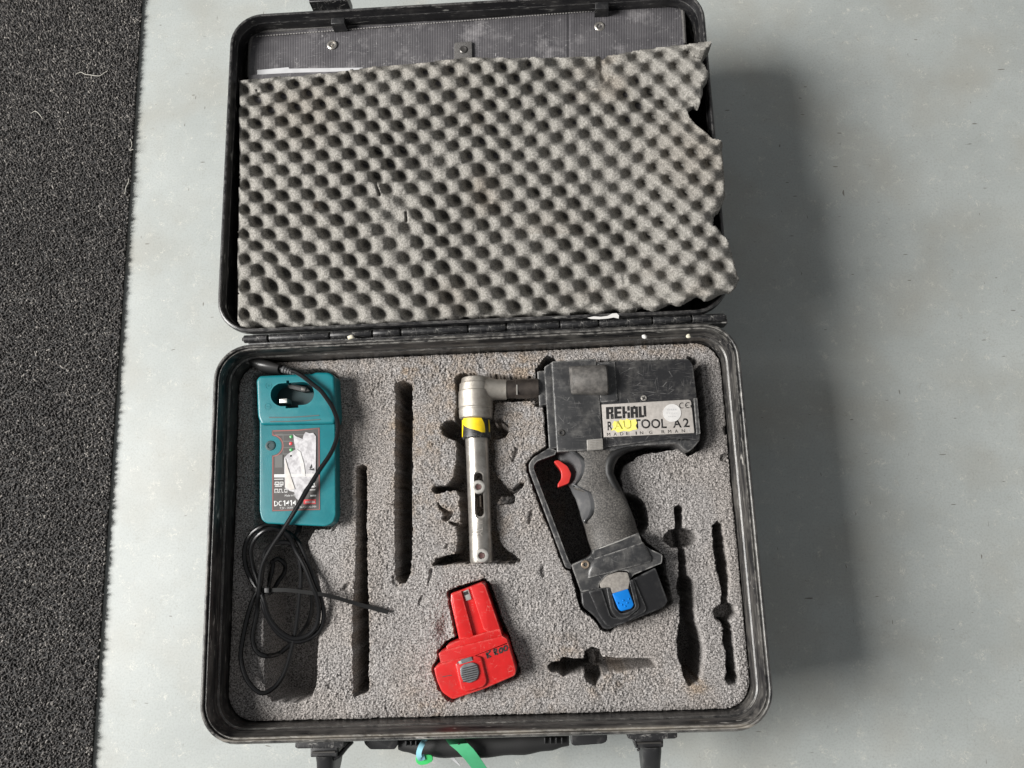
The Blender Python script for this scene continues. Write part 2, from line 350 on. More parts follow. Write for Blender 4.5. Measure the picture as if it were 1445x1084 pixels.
def rnd(poly, r, n=5):
    """round the corners of a polygon (pixels): r is one radius or one per corner"""
    out = []; K = len(poly)
    rs = r if isinstance(r, (list, tuple)) else [r]*K
    for i in range(K):
        p = np.array(poly[i], float); a = np.array(poly[i-1], float); b = np.array(poly[(i+1) % K], float)
        if rs[i] <= 0: out.append(tuple(p)); continue
        da, db = a-p, b-p; la, lb = np.linalg.norm(da), np.linalg.norm(db)
        t = min(rs[i], la*0.45, lb*0.45); pa = p+da/la*t; pb = p+db/lb*t
        for k in range(n+1):
            s = k/n; out.append(tuple((1-s)**2*pa+2*s*(1-s)*p+s*s*pb))
    return out
def catmull(pts, n=8, closed=False):
    pts = [np.array(p, float) for p in pts]; K = len(pts); out = []
    for i in range(K if closed else K-1):
        p0 = pts[(i-1) % K] if closed or i > 0 else 2*pts[0]-pts[1]
        p1 = pts[i]; p2 = pts[(i+1) % K]
        p3 = pts[(i+2) % K] if closed or i+2 < K else 2*pts[-1]-pts[-2]
        for k in range(n):
            t = k/n
            out.append(0.5*((2*p1)+(-p0+p2)*t+(2*p0-5*p1+4*p2-p3)*t*t+(-p0+3*p1-3*p2+p3)*t**3))
    if not closed: out.append(pts[-1])
    return out
def slab_bm(poly, zt, zb, bevel=0.0, seg=3, wpoly=False, taper=0.0, tz=None):
    """a solid under an outline traced at its top height zt (bevel in metres)"""
    bm = bmesh.new()
    w = [(*p[:2], zt) for p in poly] if wpoly else [(*P3(p, zt if tz is None else tz)[:2], zt) for p in poly]
    top = [bm.verts.new(v) for v in w]
    c = np.mean(np.array(w), 0)
    bot = [bm.verts.new((c[0]+(v[0]-c[0])*(1+taper), c[1]+(v[1]-c[1])*(1+taper), zb)) for v in w]
    n = len(top)
    f = bm.faces.new(top); bm.faces.new(bot[::-1])
    for i in range(n): bm.faces.new((top[i], bot[i], bot[(i+1) % n], top[(i+1) % n]))
    bmesh.ops.recalc_face_normals(bm, faces=bm.faces[:])
    if bevel > 0:
        bmesh.ops.bevel(bm, geom=list(f.edges), offset=bevel, segments=seg, profile=0.5, affect='EDGES', clamp_overlap=True)
    return bm
def slab(name, poly, zt, zb, material, parent, bevel=0.0, seg=3, **k):
    return obj(name, slab_bm(poly, zt, zb, bevel, seg), material, parent, **k)
def add_lathe(bm, p0, p1, prof, seg=28, caps=True):
    """prof: list of (t along p0-p1, radius)"""
    p0 = Vector(p0); p1 = Vector(p1); d = (p1-p0); ax = d.normalized()
    u = ax.cross(Vector((0, 0, 1)));
    if u.length < 1e-4: u = Vector((1, 0, 0))
    u.normalize(); v = ax.cross(u)
    rings = []
    for t, r in prof:
        c = p0+d*t
        rings.append([bm.verts.new(c+(u*math.cos(a)+v*math.sin(a))*r) for a in (2*math.pi*k/seg for k in range(seg))])
    for a, b in zip(rings, rings[1:]):
        for k in range(seg): bm.faces.new((a[k], a[(k+1) % seg], b[(k+1) % seg], b[k]))
    if caps: bm.faces.new(rings[0][::-1]); bm.faces.new(rings[-1])
def lathe(name, p0, p1, prof, material, parent, seg=28, **k):
    bm = bmesh.new(); add_lathe(bm, p0, p1, prof, seg); return obj(name, bm, material, parent, **k)
def add_sweep(bm, pts, r, seg=8, closed=False, flat=None):
    pts = [Vector([float(c) for c in p]) for p in pts]; n = len(pts); rings = []
    for i, p in enumerate(pts):
        a = pts[i-1] if (i > 0 or closed) else p; b = pts[(i+1) % n] if (i < n-1 or closed) else p
        t = (b-a).normalized(); s = t.cross(Vector((0, 0, 1)))
        if s.length < 1e-3: s = Vector((1, 0, 0))
        s.normalize(); w = s.cross(t)
        rw, rh = flat if flat else (r, r)
        if flat: cs = [(-rw, -rh), (rw, -rh), (rw, rh), (-rw, rh)]
        else: cs = [(rw*math.cos(2*math.pi*k/seg), rh*math.sin(2*math.pi*k/seg)) for k in range(seg)]
        rings.append([bm.verts.new(p+s*x+w*y) for x, y in cs])
    m_ = len(rings[0])
    for i in range(n if closed else n-1):
        a, b = rings[i], rings[(i+1) % n]
        for k in range(m_): bm.faces.new((a[k], a[(k+1) % m_], b[(k+1) % m_], b[k]))
    if not closed: bm.faces.new(rings[0][::-1]); bm.faces.new(rings[-1])
def sweep(name, pts, r, material, parent, **k):
    kw = {q: k.pop(q) for q in ('seg', 'closed', 'flat') if q in k}
    bm = bmesh.new(); add_sweep(bm, pts, r, **kw); return obj(name, bm, material, parent, **k)
def loft(name, secs, material, parent, n=16, p=0.6, zb=None, **k):
    """secs: (left px, right px, edge height, apex height); rounded body between the two edges"""
    verts, faces = [], []
    for Lp, Rp, ze, za in secs:
        zm = ze+(za-ze)*0.3
        A = np.array(P3(Lp, zm)); B = np.array(P3(Rp, zm))
        row = []
        if zb is not None: row.append((A[0], A[1], zb))
        for q in range(n+1):
            t = math.pi*q/n; s = (1-math.cos(t))/2
            row.append((A[0]+(B[0]-A[0])*s, A[1]+(B[1]-A[1])*s, ze+(za-ze)*math.sin(t)**p))
        if zb is not None: row.append((B[0], B[1], zb))
        verts += row
    w = len(verts)//len(secs)
    for i in range(len(secs)-1):
        for j in range(w-1):
            a = i*w+j; faces.append((a, a+1, a+w+1, a+w))
    faces.append(tuple(range(w))[::-1]); faces.append(tuple((len(secs)-1)*w+j for j in range(w)))
    return pymesh(name, verts, faces, material, parent, **k)
def cut(o, cutters):
    """carve real recesses into a part, once, and leave no helper behind"""
    tmp = []
    for bm in cutters:
        bmesh.ops.recalc_face_normals(bm, faces=bm.faces[:])
        me = bpy.data.meshes.new('tool'); bm.to_mesh(me); bm.free()
        t = bpy.data.objects.new('cutter', me); COL.objects.link(t); tmp.append(t)
        md = o.modifiers.new('cut', 'BOOLEAN'); md.operation = 'DIFFERENCE'; md.object = t; md.solver = 'EXACT'
    bpy.context.view_layer.update()
    dg = bpy.context.evaluated_depsgraph_get()
    me = bpy.data.meshes.new_from_object(o.evaluated_get(dg))
    o.modifiers.clear(); o.data = me
    for t in tmp: bpy.data.objects.remove(t, do_unlink=True)
    me.shade_smooth(); me.set_sharp_from_angle(angle=math.radians(35))
def Q(quad, u, v):
    """pixel inside a quad TL, TR, BR, BL"""
    tl, tr, br, bl = [np.array(q, float) for q in quad]
    return (tl*(1-u)+tr*u)*(1-v)+(bl*(1-u)+br*u)*v
def text(name, body, quad, z, material, parent, bold=0.0, thick=0.00012):
    """lettering that fills the pixel quad TL, TR, BR, BL, lying at height z"""
    cu = bpy.data.curves.new('t', 'FONT'); cu.body = body; cu.size = 1; cu.offset = bold; cu.resolution_u = 3
    t = bpy.data.objects.new('t', cu); COL.objects.link(t)
    bpy.context.view_layer.update()
    me = bpy.data.meshes.new_from_object(t.evaluated_get(bpy.context.evaluated_depsgraph_get()))
    bpy.data.objects.remove(t, do_unlink=True)
    v = np.empty(len(me.vertices)*3, np.float32); me.vertices.foreach_get('co', v); v = v.reshape(-1, 3)
    lo, hi = v[:, :2].min(0), v[:, :2].max(0)
    uu = (v[:, 0]-lo[0])/(hi[0]-lo[0]); vv = 1-(v[:, 1]-lo[1])/(hi[1]-lo[1])
    q = [np.array(a, float) for a in quad]
    px = (q[0]*(1-uu)[:, None]+q[1]*uu[:, None])*(1-vv)[:, None]+(q[3]*(1-uu)[:, None]+q[2]*uu[:, None])*vv[:, None]
    w = P(px[:, 0], px[:, 1], z)
    me.vertices.foreach_set('co', w.astype(np.float32).ravel()); me.update()
    bm = bmesh.new(); bm.from_mesh(me); bpy.data.meshes.remove(me)
    fl = bm.faces[:]
    r = bmesh.ops.extrude_face_region(bm, geom=fl)
    for e in r['geom']:
        if isinstance(e, bmesh.types.BMVert): e.co.z += thick
    return obj(name, bm, material, parent, smooth=None)
def rects_bm(bm, quad, rects, z, thick=0.00012):
    for (u0, v0, u1, v1) in rects:
        cs = [P3(Q(quad, u, v), z) for u, v in ((u0, v0), (u1, v0), (u1, v1), (u0, v1))]
        a = [bm.verts.new(c) for c in cs]; b = [bm.verts.new((c[0], c[1], c[2]+thick)) for c in cs]
        bm.faces.new(b)
        for i in range(4): bm.faces.new((a[i], a[(i+1) % 4], b[(i+1) % 4], b[i]))

# numpy noise
def blur(a, s):
    r = int(3*s)+1; x = np.arange(-r, r+1); k = np.exp(-x*x/(2*s*s)); k /= k.sum()
    for ax in (0, 1):
        a = sum(kk*np.roll(a, d, ax) for kk, d in zip(k, x))
    return a
def gnoise(shape, s):
    a = blur(rng.standard_normal(shape), s); return a/a.std()
def vnoise(shape, cell):
    h, w = shape; gh, gw = int(h/cell)+4, int(w/cell)+4
    g = rng.standard_normal((gh, gw)); y = np.arange(h)/cell; x = np.arange(w)/cell
    yi, xi = y.astype(int), x.astype(int); fy, fx = y-yi, x-xi; fy = fy*fy*(3-2*fy); fx = fx*fx*(3-2*fx)
    a = g[yi][:, xi]; b = g[yi][:, xi+1]; c = g[yi+1][:, xi]; d = g[yi+1][:, xi+1]
    return (a*(1-fx)+b*fx)*(1-fy)[:, None]+(c*(1-fx)+d*fx)*fy[:, None]
def sdf(px, py, poly, pad=10):
    """signed distance in pixels, positive inside, -pad away from it"""
    poly = np.array(poly, float); out = np.full(px.shape, -float(pad))
    lo, hi = poly.min(0)-pad, poly.max(0)+pad
    m_ = (px > lo[0]) & (px < hi[0]) & (py > lo[1]) & (py < hi[1])
    x, y = px[m_], py[m_]
    d2 = np.full(x.shape, 1e9); ins = np.zeros(x.shape, bool)
    for (x0, y0), (x1, y1) in zip(poly, np.roll(poly, -1, 0)):
        dx, dy = x1-x0, y1-y0; l2 = dx*dx+dy*dy+1e-12
        t = np.clip(((x-x0)*dx+(y-y0)*dy)/l2, 0, 1)
        d2 = np.minimum(d2, (x-x0-t*dx)**2+(y-y0-t*dy)**2)
        if y0 != y1:
            c = (y0 > y) != (y1 > y); ins ^= c & (x < (x1-x0)*(y-y0)/(y1-y0)+x0)
    d = np.sqrt(d2); out[m_] = np.where(ins, d, -np.minimum(d, pad))
    return out
def sstep(a, b, x):
    t = np.clip((x-a)/(b-a), 0, 1); return t*t*(3-2*t)
def grid_mesh(name, V, keep, stain, material, parent=None, **k):
    """V (h,w,3) world, keep (h-1,w-1) bool"""
    h, w, _ = V.shape
    idx = np.arange(h*w).reshape(h, w)
    q = np.stack([idx[:-1, :-1], idx[:-1, 1:], idx[1:, 1:], idx[1:, :-1]], -1)[keep]
    used = np.zeros(h*w, bool); used[q.ravel()] = True
    rem = np.cumsum(used)-1; q = rem[q]
    vv = V.reshape(-1, 3)[used]; st = stain.ravel()[used]
    me = bpy.data.meshes.new(name)
    me.vertices.add(len(vv)); me.vertices.foreach_set('co', vv.astype(np.float32).ravel())
    me.loops.add(q.size); me.loops.foreach_set('vertex_index', q.astype(np.int32).ravel())
    me.polygons.add(len(q)); me.polygons.foreach_set('loop_start', (np.arange(len(q))*4).astype(np.int32))
    me.update(calc_edges=True); me.validate()
    at = me.attributes.new('stain', 'FLOAT', 'POINT'); at.data.foreach_set('value', st.astype(np.float32))
    return link(name, me, material, parent, **k)

# ------------------------------------------------------------------ floor
bm = bmesh.new()
vs = [bm.verts.new(v) for v in ((-4, -4, 0), (4, -4, 0), (4, 4, 0), (-4, 4, 0))]; bm.faces.new(vs)
fl = obj('floor', bm, M['floor'], kind='structure', smooth=None)

# ------------------------------------------------------------------ floor mat
A = P(198, 0, 0.007); B = P(126, 1084, 0.007)
dirv = (A-B)/np.linalg.norm(A-B); nrm = np.array([-dirv[1], dirv[0], 0])
if nrm[0] > 0: nrm = -nrm
root = thing('floor_mat', 'charcoal loop pile entrance mat along the left side of the grey floor', 'mat', [float(v) for v in (A+B)/2*np.array([1, 1, 0])])
e0 = B-dirv*0.25; e1 = A+dirv*0.35
bm = bmesh.new()
w4 = [e0, e1, e1+nrm*0.75, e0+nrm*0.75]
slb = slab_bm([(p[0], p[1]) for p in w4], 0.0045, 0.0005, 0.0, wpoly=True)
obj('backing', slb, M['backing'], root, smooth=None)
Ln = np.linalg.norm(e1-e0)
def make_pile():
    sp = 0.0028; nu = int(Ln/sp); nv = int(0.42/sp)
    u, v = np.meshgrid(np.arange(nu)*sp, np.arange(nv)*sp)
    u = (u+rng.uniform(-.4, .4, u.shape)*sp).ravel(); v = v.ravel()+rng.uniform(-.45, .45, v.size)*sp+0.0006*np.sin(u*260)
    n = len(u); base = e0[None]+dirv[None]*u[:, None]+nrm[None]*v[:, None]; base[:, 2] = 0.0042
    hgt = rng.uniform(0.0018, 0.0042, n); lean = rng.normal(0, 0.0011, (n, 2)); r = rng.uniform(0.0011, 0.0019, n); a0 = rng.uniform(0, 6.28, n)
    vs = []
    for k in range(4):
        a = a0+k*math.pi/2
        vs.append(np.stack([base[:, 0]+r*np.cos(a), base[:, 1]+r*np.sin(a), base[:, 2]], -1))
    for k in range(4):
        a = a0+k*math.pi/2+0.6; rr = r*0.75
        vs.append(np.stack([base[:, 0]+lean[:, 0]+rr*np.cos(a), base[:, 1]+lean[:, 1]+rr*np.sin(a), base[:, 2]+hgt*0.75], -1))
    vs.append(np.stack([base[:, 0]+lean[:, 0]*1.5, base[:, 1]+lean[:, 1]*1.5, base[:, 2]+hgt], -1))
    V = np.stack(vs, 1)
    f = []
    o9 = np.arange(n)[:, None]*9
    tris = []
    for k in range(4):
        k2 = (k+1) % 4
        tris += [(k, k2, 4+k2), (k, 4+k2, 4+k), (4+k, 4+k2, 8)]
    T = (o9[:, None, :]+np.array(tris)[None]).reshape(-1, 3)
    me = bpy.data.meshes.new('pile')
    me.vertices.add(n*9); me.vertices.foreach_set('co', V.astype(np.float32).ravel())
    me.loops.add(T.size); me.loops.foreach_set('vertex_index', T.astype(np.int32).ravel())
    me.polygons.add(len(T)); me.polygons.foreach_set('loop_start', (np.arange(len(T))*3).astype(np.int32))
    me.update(calc_edges=True)
    lowf = (vnoise((nv, nu), 60)*0.5+vnoise((nv, nu), 9)*0.5).ravel()
    tone = np.clip(rng.beta(1.9, 2.0, n)+0.06*lowf, 0, 1)
    at = me.attributes.new('tone', 'FLOAT', 'POINT'); at.data.foreach_set('value', np.repeat(tone, 9).astype(np.float32))
    return me
link('pile', make_pile(), M['pile'], root, kind='stuff', smooth=180)

# ------------------------------------------------------------------ hard case
def rrect(c, u, v, w, h, r, n=9):
    out = []
    for sx, sy, a0 in ((1, 1, 0), (-1, 1, 90), (-1, -1, 180), (1, -1, 270)):
        for k in range(n+1):
            a = math.radians(a0+90*k/n)
            x = sx*(w/2-r)+r*math.cos(a); y = sy*(h/2-r)+r*math.sin(a)
            out.append(c+u*x+v*y)
    return out
def shell(name, fr, prof, r0, material, parent, floor_close=True, bottom=True):
    c, u, v, w, h = fr; rings = []; bm = bmesh.new()
    for ins, z in prof:
        rings.append([bm.verts.new((p[0], p[1], z)) for p in rrect(c, u, v, w-2*ins, h-2*ins, max(r0-ins, 0.004))])
    n = len(rings[0])
    for a, b in zip(rings, rings[1:]):
        for k in range(n): bm.faces.new((a[k], a[(k+1) % n], b[(k+1) % n], b[k]))
    bm.faces.new(rings[0][::-1]); bm.faces.new(rings[-1])
    return obj(name, bm, material, parent)
case = thing('hard_case', 'open black hard plastic tool case with scuffed dusty rims lying on the floor', 'tool case', (float(BC[0]), float(BC[1]), 0))
base_prof = [(0.016, 0.004), (0.012, 0.010), (0.006, ZR-0.030), (0.0055, ZR-0.013), (0.0008, ZR-0.012), (0.0, ZR-0.010), (0.0, ZR-0.003), (0.0012, ZR-0.0008), (0.003, ZR), (0.0040, ZR-0.0005),
             (0.0044, ZR-0.0040), (0.0054, ZR-0.0042), (0.0056, ZR-0.0026), (0.0064, ZR-0.0024), (0.0068, ZR-0.0040), (0.0090, ZR-0.0085), (0.0093, ZR-0.0180), (0.0084, ZR-0.0190), (0.0086, ZR-0.0250), (0.0100, ZR-0.0262), (0.0102, ZR-0.05), (0.0135, 0.012)]
shell('base_shell', (BC, BU, BV, BW, BH), base_prof, 0.040, M['shell'], case)
lid_prof = [(0.016, 0.004), (0.012, 0.010), (0.006, ZR-0.030), (0.0055, ZR-0.013), (0.0008, ZR-0.012), (0.0, ZR-0.010), (0.0, ZR-0.003), (0.0012, ZR-0.0008), (0.003, ZR), (0.0042, ZR-0.0005), (0.005, ZR-0.003),
            (0.0055, ZR-0.010), (0.0063, ZR-0.011), (0.0066, ZR-0.06), (0.012, 0.012)]
shell('lid_shell', (LC, LU, LV, LW, LH), lid_prof, 0.040, M['lidshell'], case)
# hinge knuckles between base and lid
h0 = P(345, 479, ZR-0.010); h1 = P(1022, 448, ZR-0.010)
cuts = [0, .05, .055, .18, .185, .27, .275, .33, .335, .47, .475, .55, .555, .66, .665, .74, .745, .85, .855, .93, .935, 1.0]
for a, b in zip(cuts[0::2], cuts[1::2]):
    p0 = h0+(h1-h0)*a; p1 = h0+(h1-h0)*b; l = b-a
    lathe('hinge_knuckle', p0, p1, [(0, 0.0042), (0.02, 0.0046), (0.98, 0.0046), (1, 0.0042)], M['hinge'], case, seg=14)
lathe('hinge_pin', h0+(h1-h0)*-0.004, h0+(h1-h0)*1.004, [(0, 0.0022), (1, 0.0022)], M['hinge'], case, seg=10)
for (quad, zz) in (([(352, 474), (1020, 442), (1021, 448), (352, 480)], ZR-0.011), ([(350, 480), (1026, 448), (1027, 456), (350, 488)], ZR-0.0115)):
    slab('hinge_leaf', quad, zz, zz-0.02, M['hinge'], case, 0.001)
# latches on the front
def latch(x0, x1, y0, y1, bx0, bx1, side):
    t = slab('latch', [(x0, y0-8), (x1, y0-9), (x1, y1-2), (x1-4, y1), (x0+4, y1+1), (x0, y1-1)], ZR-0.016, ZR-0.05, M['hinge'], case, 0.0015)
    z = ZR-0.022
    slab('latch_body', rnd([(bx0-9, y1-3), (bx1+3, y1-4), (bx1+3, y1+12), (bx0-9, y1+13)], 2), z, z-0.03, M['black'], t, 0.0015)
    lathe('pivot_pin', P3((bx0-6, y1+6), z+0.002), P3((bx1, y1+5), z+0.002), [(0, 0.0011), (1, 0.0011)], M['darkscrew'], t, seg=10)
    loft('latch_lever', [((bx0, y1+9), (bx1, y1+8), z-0.012, z+0.004), ((bx0+1, y1+18), (bx1, y1+17), z-0.012, z+0.002), ((bx0+1, y1+30), (bx1-1, y1+30), z-0.016, z-0.004),
                         ((bx0+2, y1+60), (bx1-2, y1+60), z-0.034, z-0.024)], M['black'], t, zb=z-0.04, p=0.4)
    if side:
        sweep('wire_bail', catmull([P3((bx1-2, y1+15), z-0.004), P3((bx1+6, y1+10), z-0.006), P3((bx1+16, y1-2), z-0.01), P3((bx1+24, y1-10), z-0.014)], 5), 0.0026, M['black'], t, seg=8)
    else:
        sweep('bent_wire', catmull([P3((bx0-12, y1+1), z-0.002), P3((bx0-9, y1+4), z), P3((bx0-7, y1+9), z), P3((bx0-3, y1+14), z-0.004), P3((bx0-6, y1+16), z-0.004)], 4), 0.0012, M['black'], t, seg=6)
    return t
latch(416, 486, 1047, 1056, 447, 473, True)
latch(886, 956, 1036, 1043, 905, 933, False)
# handle
hd = slab('handle', rnd([(512, 1036), (561, 1035), (562, 1050), (557, 1058), (522, 1058), (514, 1050)], 3), ZR-0.05, ZR-0.075, M['black'], case, 0.003)
slab('handle_bracket', rnd([(805, 1030), (857, 1029), (857, 1046), (851, 1050), (810, 1053), (806, 1050)], 3), ZR-0.05, ZR-0.075, M['black'], hd, 0.003)
gp = [((563, 1048), 9), ((585, 1052), 11), ((620, 1053), 14), ((680, 1052), 15), ((740, 1049), 14), ((780, 1046), 11), ((803, 1043), 8)]
bm = bmesh.new()
zh = ZR-0.062
pts = catmull([P3(p, zh) for p, _ in gp], 6); rad = np.interp(np.linspace(0, 6, len(pts)), range(7), [r for _, r in gp])*PXM
seg = 16; rings = []
for i, p in enumerate(pts):
    p = Vector([float(q) for q in p]); wob = 1+0.06*math.sin(i*1.1)
    rings.append([bm.verts.new(p+Vector((0, math.cos(a)*rad[i]*wob, math.sin(a)*rad[i]*0.8))) for a in (2*math.pi*k/seg for k in range(seg))])
for a, b in zip(rings, rings[1:]):
    for k in range(seg): bm.faces.new((a[k], a[(k+1) % seg], b[(k+1) % seg], b[k]))
bm.faces.new(rings[0][::-1]); bm.faces.new(rings[-1])
obj('handle_grip', bm, M['rubber'], hd)
for x in (768, 776, 784, 792):
    slab('handle_rib', [(x, 1041), (x+2, 1041), (x+2, 1050), (x, 1050)], zh+0.0105, zh, M['black'], hd, 0.0004)
for x in (572, 579, 586):
    slab('handle_rib', [(x, 1046), (x+2, 1046), (x+2, 1053), (x, 1053)], zh+0.0105, zh, M['black'], hd, 0.0004)
# keeper plates on the far edge of the lid and the clip inside it
kp = slab('keeper_plate', [(436, 3), (490, 0), (490, -12), (434, -10)], ZR-0.004, ZR-0.03, M['hinge'], case, 0.001)
kp2 = slab('keeper_plate', [(838, -2), (893, -5), (893, -16), (836, -14)], ZR-0.004, ZR-0.03, M['hinge'], case, 0.001)
for x, y in ((467, 27), (840, 6)):
    slab('lid_clip', [(x, y-5), (x+19, y-6), (x+19, y+6), (x, y+7)], ZR-0.010, ZR-0.026, M['black'], case, 0.001)

# document pouch in the lid
ZP = ZR-0.028
def pouch():
    nx, ny = 1800, 14
    u = np.linspace(0, 1, nx); v = np.linspace(0, 1, ny); U, Vv = np.meshgrid(u, v)
    tl, tr, br, bl = np.array([354, 48.]), np.array([963, 3.5]), np.array([969, 210.]), np.array([349, 260.])
    px = (tl*(1-U)[..., None]+tr*U[..., None])*(1-Vv)[..., None]+(bl*(1-U)[..., None]+br*U[..., None])*Vv[..., None]
    # rounded ends of the flap
    e = np.minimum(U, 1-U)*610; px[..., 1] += np.where(Vv < 0.02, 0, 0)+(1-Vv)*9*np.clip(1-e/13, 0, 1)**2
    rib = 0.00016*np.sin(px[..., 0]/1.75*math.pi)
    fold = -0.0012*np.exp(-((px[..., 0]-803)/2.2)**2)
    z = ZP+rib+fold+0.0005*vnoise((ny, nx), 90)
    z[:2] -= 0.0006
    V = P(px[..., 0], px[..., 1], z)
    o = grid_mesh('document_pouch', V, np.ones((ny-1, nx-1), bool), np.zeros((ny, nx)), M['pouch'], case, smooth=50)
    return o
po = pouch()
po.modifiers.new('thick', 'SOLIDIFY').thickness = 0.003
po.modifiers['thick'].offset = -1
# piping and stitches along the flap edge
edge = [(352, 110), (353, 75), (355, 56), (362, 48), (372, 45), (520, 34), (680, 23), (850, 10.5), (944, 3.5), (958, 6), (963, 16), (966, 62)]
sweep('edge_binding', catmull([P3(p, ZP+0.0015) for p in edge], 8), 0.0026, M['strap'], po, seg=8)
bm = bmesh.new()
for i in range(150):
    t = i/149; x = 362+t*590; y = 51.5-t*44.5
    add_sweep(bm, [P3((x, y), ZP+0.0032), P3((x+2.4, y-0.17), ZP+0.0034)], 0.0006, seg=5)
obj('stitch', bm, M['stitch'], po, kind='stuff')
def snap(x, y, r, z, parent):
    bm = bmesh.new(); c = P3((x, y), z)
    add_lathe(bm, c, (c[0], c[1], z+0.002), [(0, r*PXM), (0.6, r*PXM), (1, r*PXM*0.8), (0.9, r*PXM*0.55), (0.35, r*PXM*0.5), (0.3, r*PXM*0.22), (1.0, r*PXM*0.18)], 20)
    return obj('snap_button', bm, M['steel'], parent)
snap(469, 64, 8, ZP+.0022, po); snap(846, 38, 8, ZP+.0022, po)
slab('closure_strap', rnd([(641, 60), (666, 58), (667, 140), (640, 140)], 3), ZP+0.0062, ZP-0.001, M['strap'], po, 0.0006)
bm = bmesh.new(); c = P3((654, 70.5), ZP+0.0062)
add_lathe(bm, c, (c[0], c[1], c[2]+0.0015), [(0, 0.005), (0.5, 0.005), (1, 0.0038), (0.6, 0.002), (0.6, 0.0008)], 20); obj('snap_cap', bm, M['darkscrew'], po)
# papers poking out of the pouch
pa = thing('paper_sheet', 'white folded papers sticking out of the pouch above the egg crate foam', 'paper', P3((430, 110), ZP))
slab('sheet', [(351, 106), (408, 103), (440, 102), (520, 100), (640, 96), (640, 150), (351, 160)], ZP+0.0068, ZP+0.0058, M['pouch'], pa, smooth=None)
slab('sheet', [(363, 99), (407, 95), (408, 97), (512, 95.5), (512, 130), (363, 130)], ZP+0.0056, ZP+0.0047, M['paper'], pa, smooth=None)

# ------------------------------------------------------------------ egg crate foam sheet
PITS = [(0, 0, 346.5, 442), (0, 1, 346.5, 406), (0, 2, 346.5, 367), (0, 3, 346.5, 330), (0, 4, 346.5, 294), (0, 5, 346.5, 260), (0, 6, 348, 227), (0, 7, 348, 192.5), (0, 8, 346.5, 159), (0, 9, 345, 126),
        (1, 9, 380, 123), (2, 9, 416, 119), (3, 9, 453, 116), (4, 9, 490.5, 111), (1, 4, 382.5, 294), (2, 4, 420, 291), (3, 4, 458.6, 291), (4, 4, 496, 287.5), (5, 4, 532, 286.5), (6, 4, 571, 285), (7, 4, 608, 284), (8, 4, 645.6, 283),
        (9, 4, 682, 280), (10, 4, 723, 277), (11, 4, 757, 274), (12, 4, 795.6, 270), (13, 4, 833, 267), (14, 4, 869, 263), (15, 4, 906.5, 260), (16, 4, 945, 255), (17, 4, 986.6, 250.6),
        (16.5, 3.5, 967.5, 273), (16.5, 4.5, 966, 234), (16.5, 5.5, 962, 196.7), (16.5, 6.5, 958, 160.6), (17, 7, 977, 143), (17, 8, 974, 109), (17, 9, 976, 73), (16, 9, 935.6, 79), (15, 9, 895.5, 83),
        (16.5, 2.5, 971.6, 309), (16.5, 1.5, 974.4, 345), (16.5, 0.5, 980, 381), (13, 9, 822, 90), (12, 9, 786, 91), (11, 9, 751, 91), (10, 9, 714, 91), (9, 9, 675, 94)]
a_ = np.array(PITS); I_, J_ = a_[:, 0], a_[:, 1]
def qb(i, j): return np.stack([np.ones_like(i), i, j, i*j, i*i, j*j, i*i*j, i*j*j], -1)
cfx = np.linalg.lstsq(qb(I_, J_), a_[:, 2], rcond=None)[0]; cfy = np.linalg.lstsq(qb(I_, J_), a_[:, 3], rcond=None)[0]
print('egg fit', np.abs(qb(I_, J_)@cfx-a_[:, 2]).max(), np.abs(qb(I_, J_)@cfy-a_[:, 3]).max())
EGG = [(337, 113.5), (352, 112), (385, 109), (425, 106), (463, 102), (515, 95.5), (560, 91), (612, 86), (660, 80.5), (743, 81.5), (785, 80), (835, 79), (848, 79), (850, 84), (856, 78), (880, 74), (909, 69), (959, 64), (987, 59.5), (1006, 57),
       (1004, 63), (997, 70), (985, 75), (979, 79), (990, 83), (996, 92), (1002, 102), (1000, 110), (993, 117), (991, 132), (988, 147), (979, 151), (971, 155), (974, 165), (987, 180), (1000, 189), (1007, 196), (1018.5, 198), (1021, 221), (1023, 249), (1023, 280), (1017, 293),
       (1011, 300), (1006, 308), (1005, 318), (1010, 320), (1018, 329), (1026, 338), (1031, 349), (1037, 371), (1041, 385), (1044, 394), (1040, 405), (1032, 412), (1010, 416), (987, 420), (937, 431), (882, 437), (826, 441), (743, 445), (660, 449),
       (557, 455.5), (446, 460.5), (338, 462), (335.5, 455), (335, 363), (337, 280), (337, 200)]
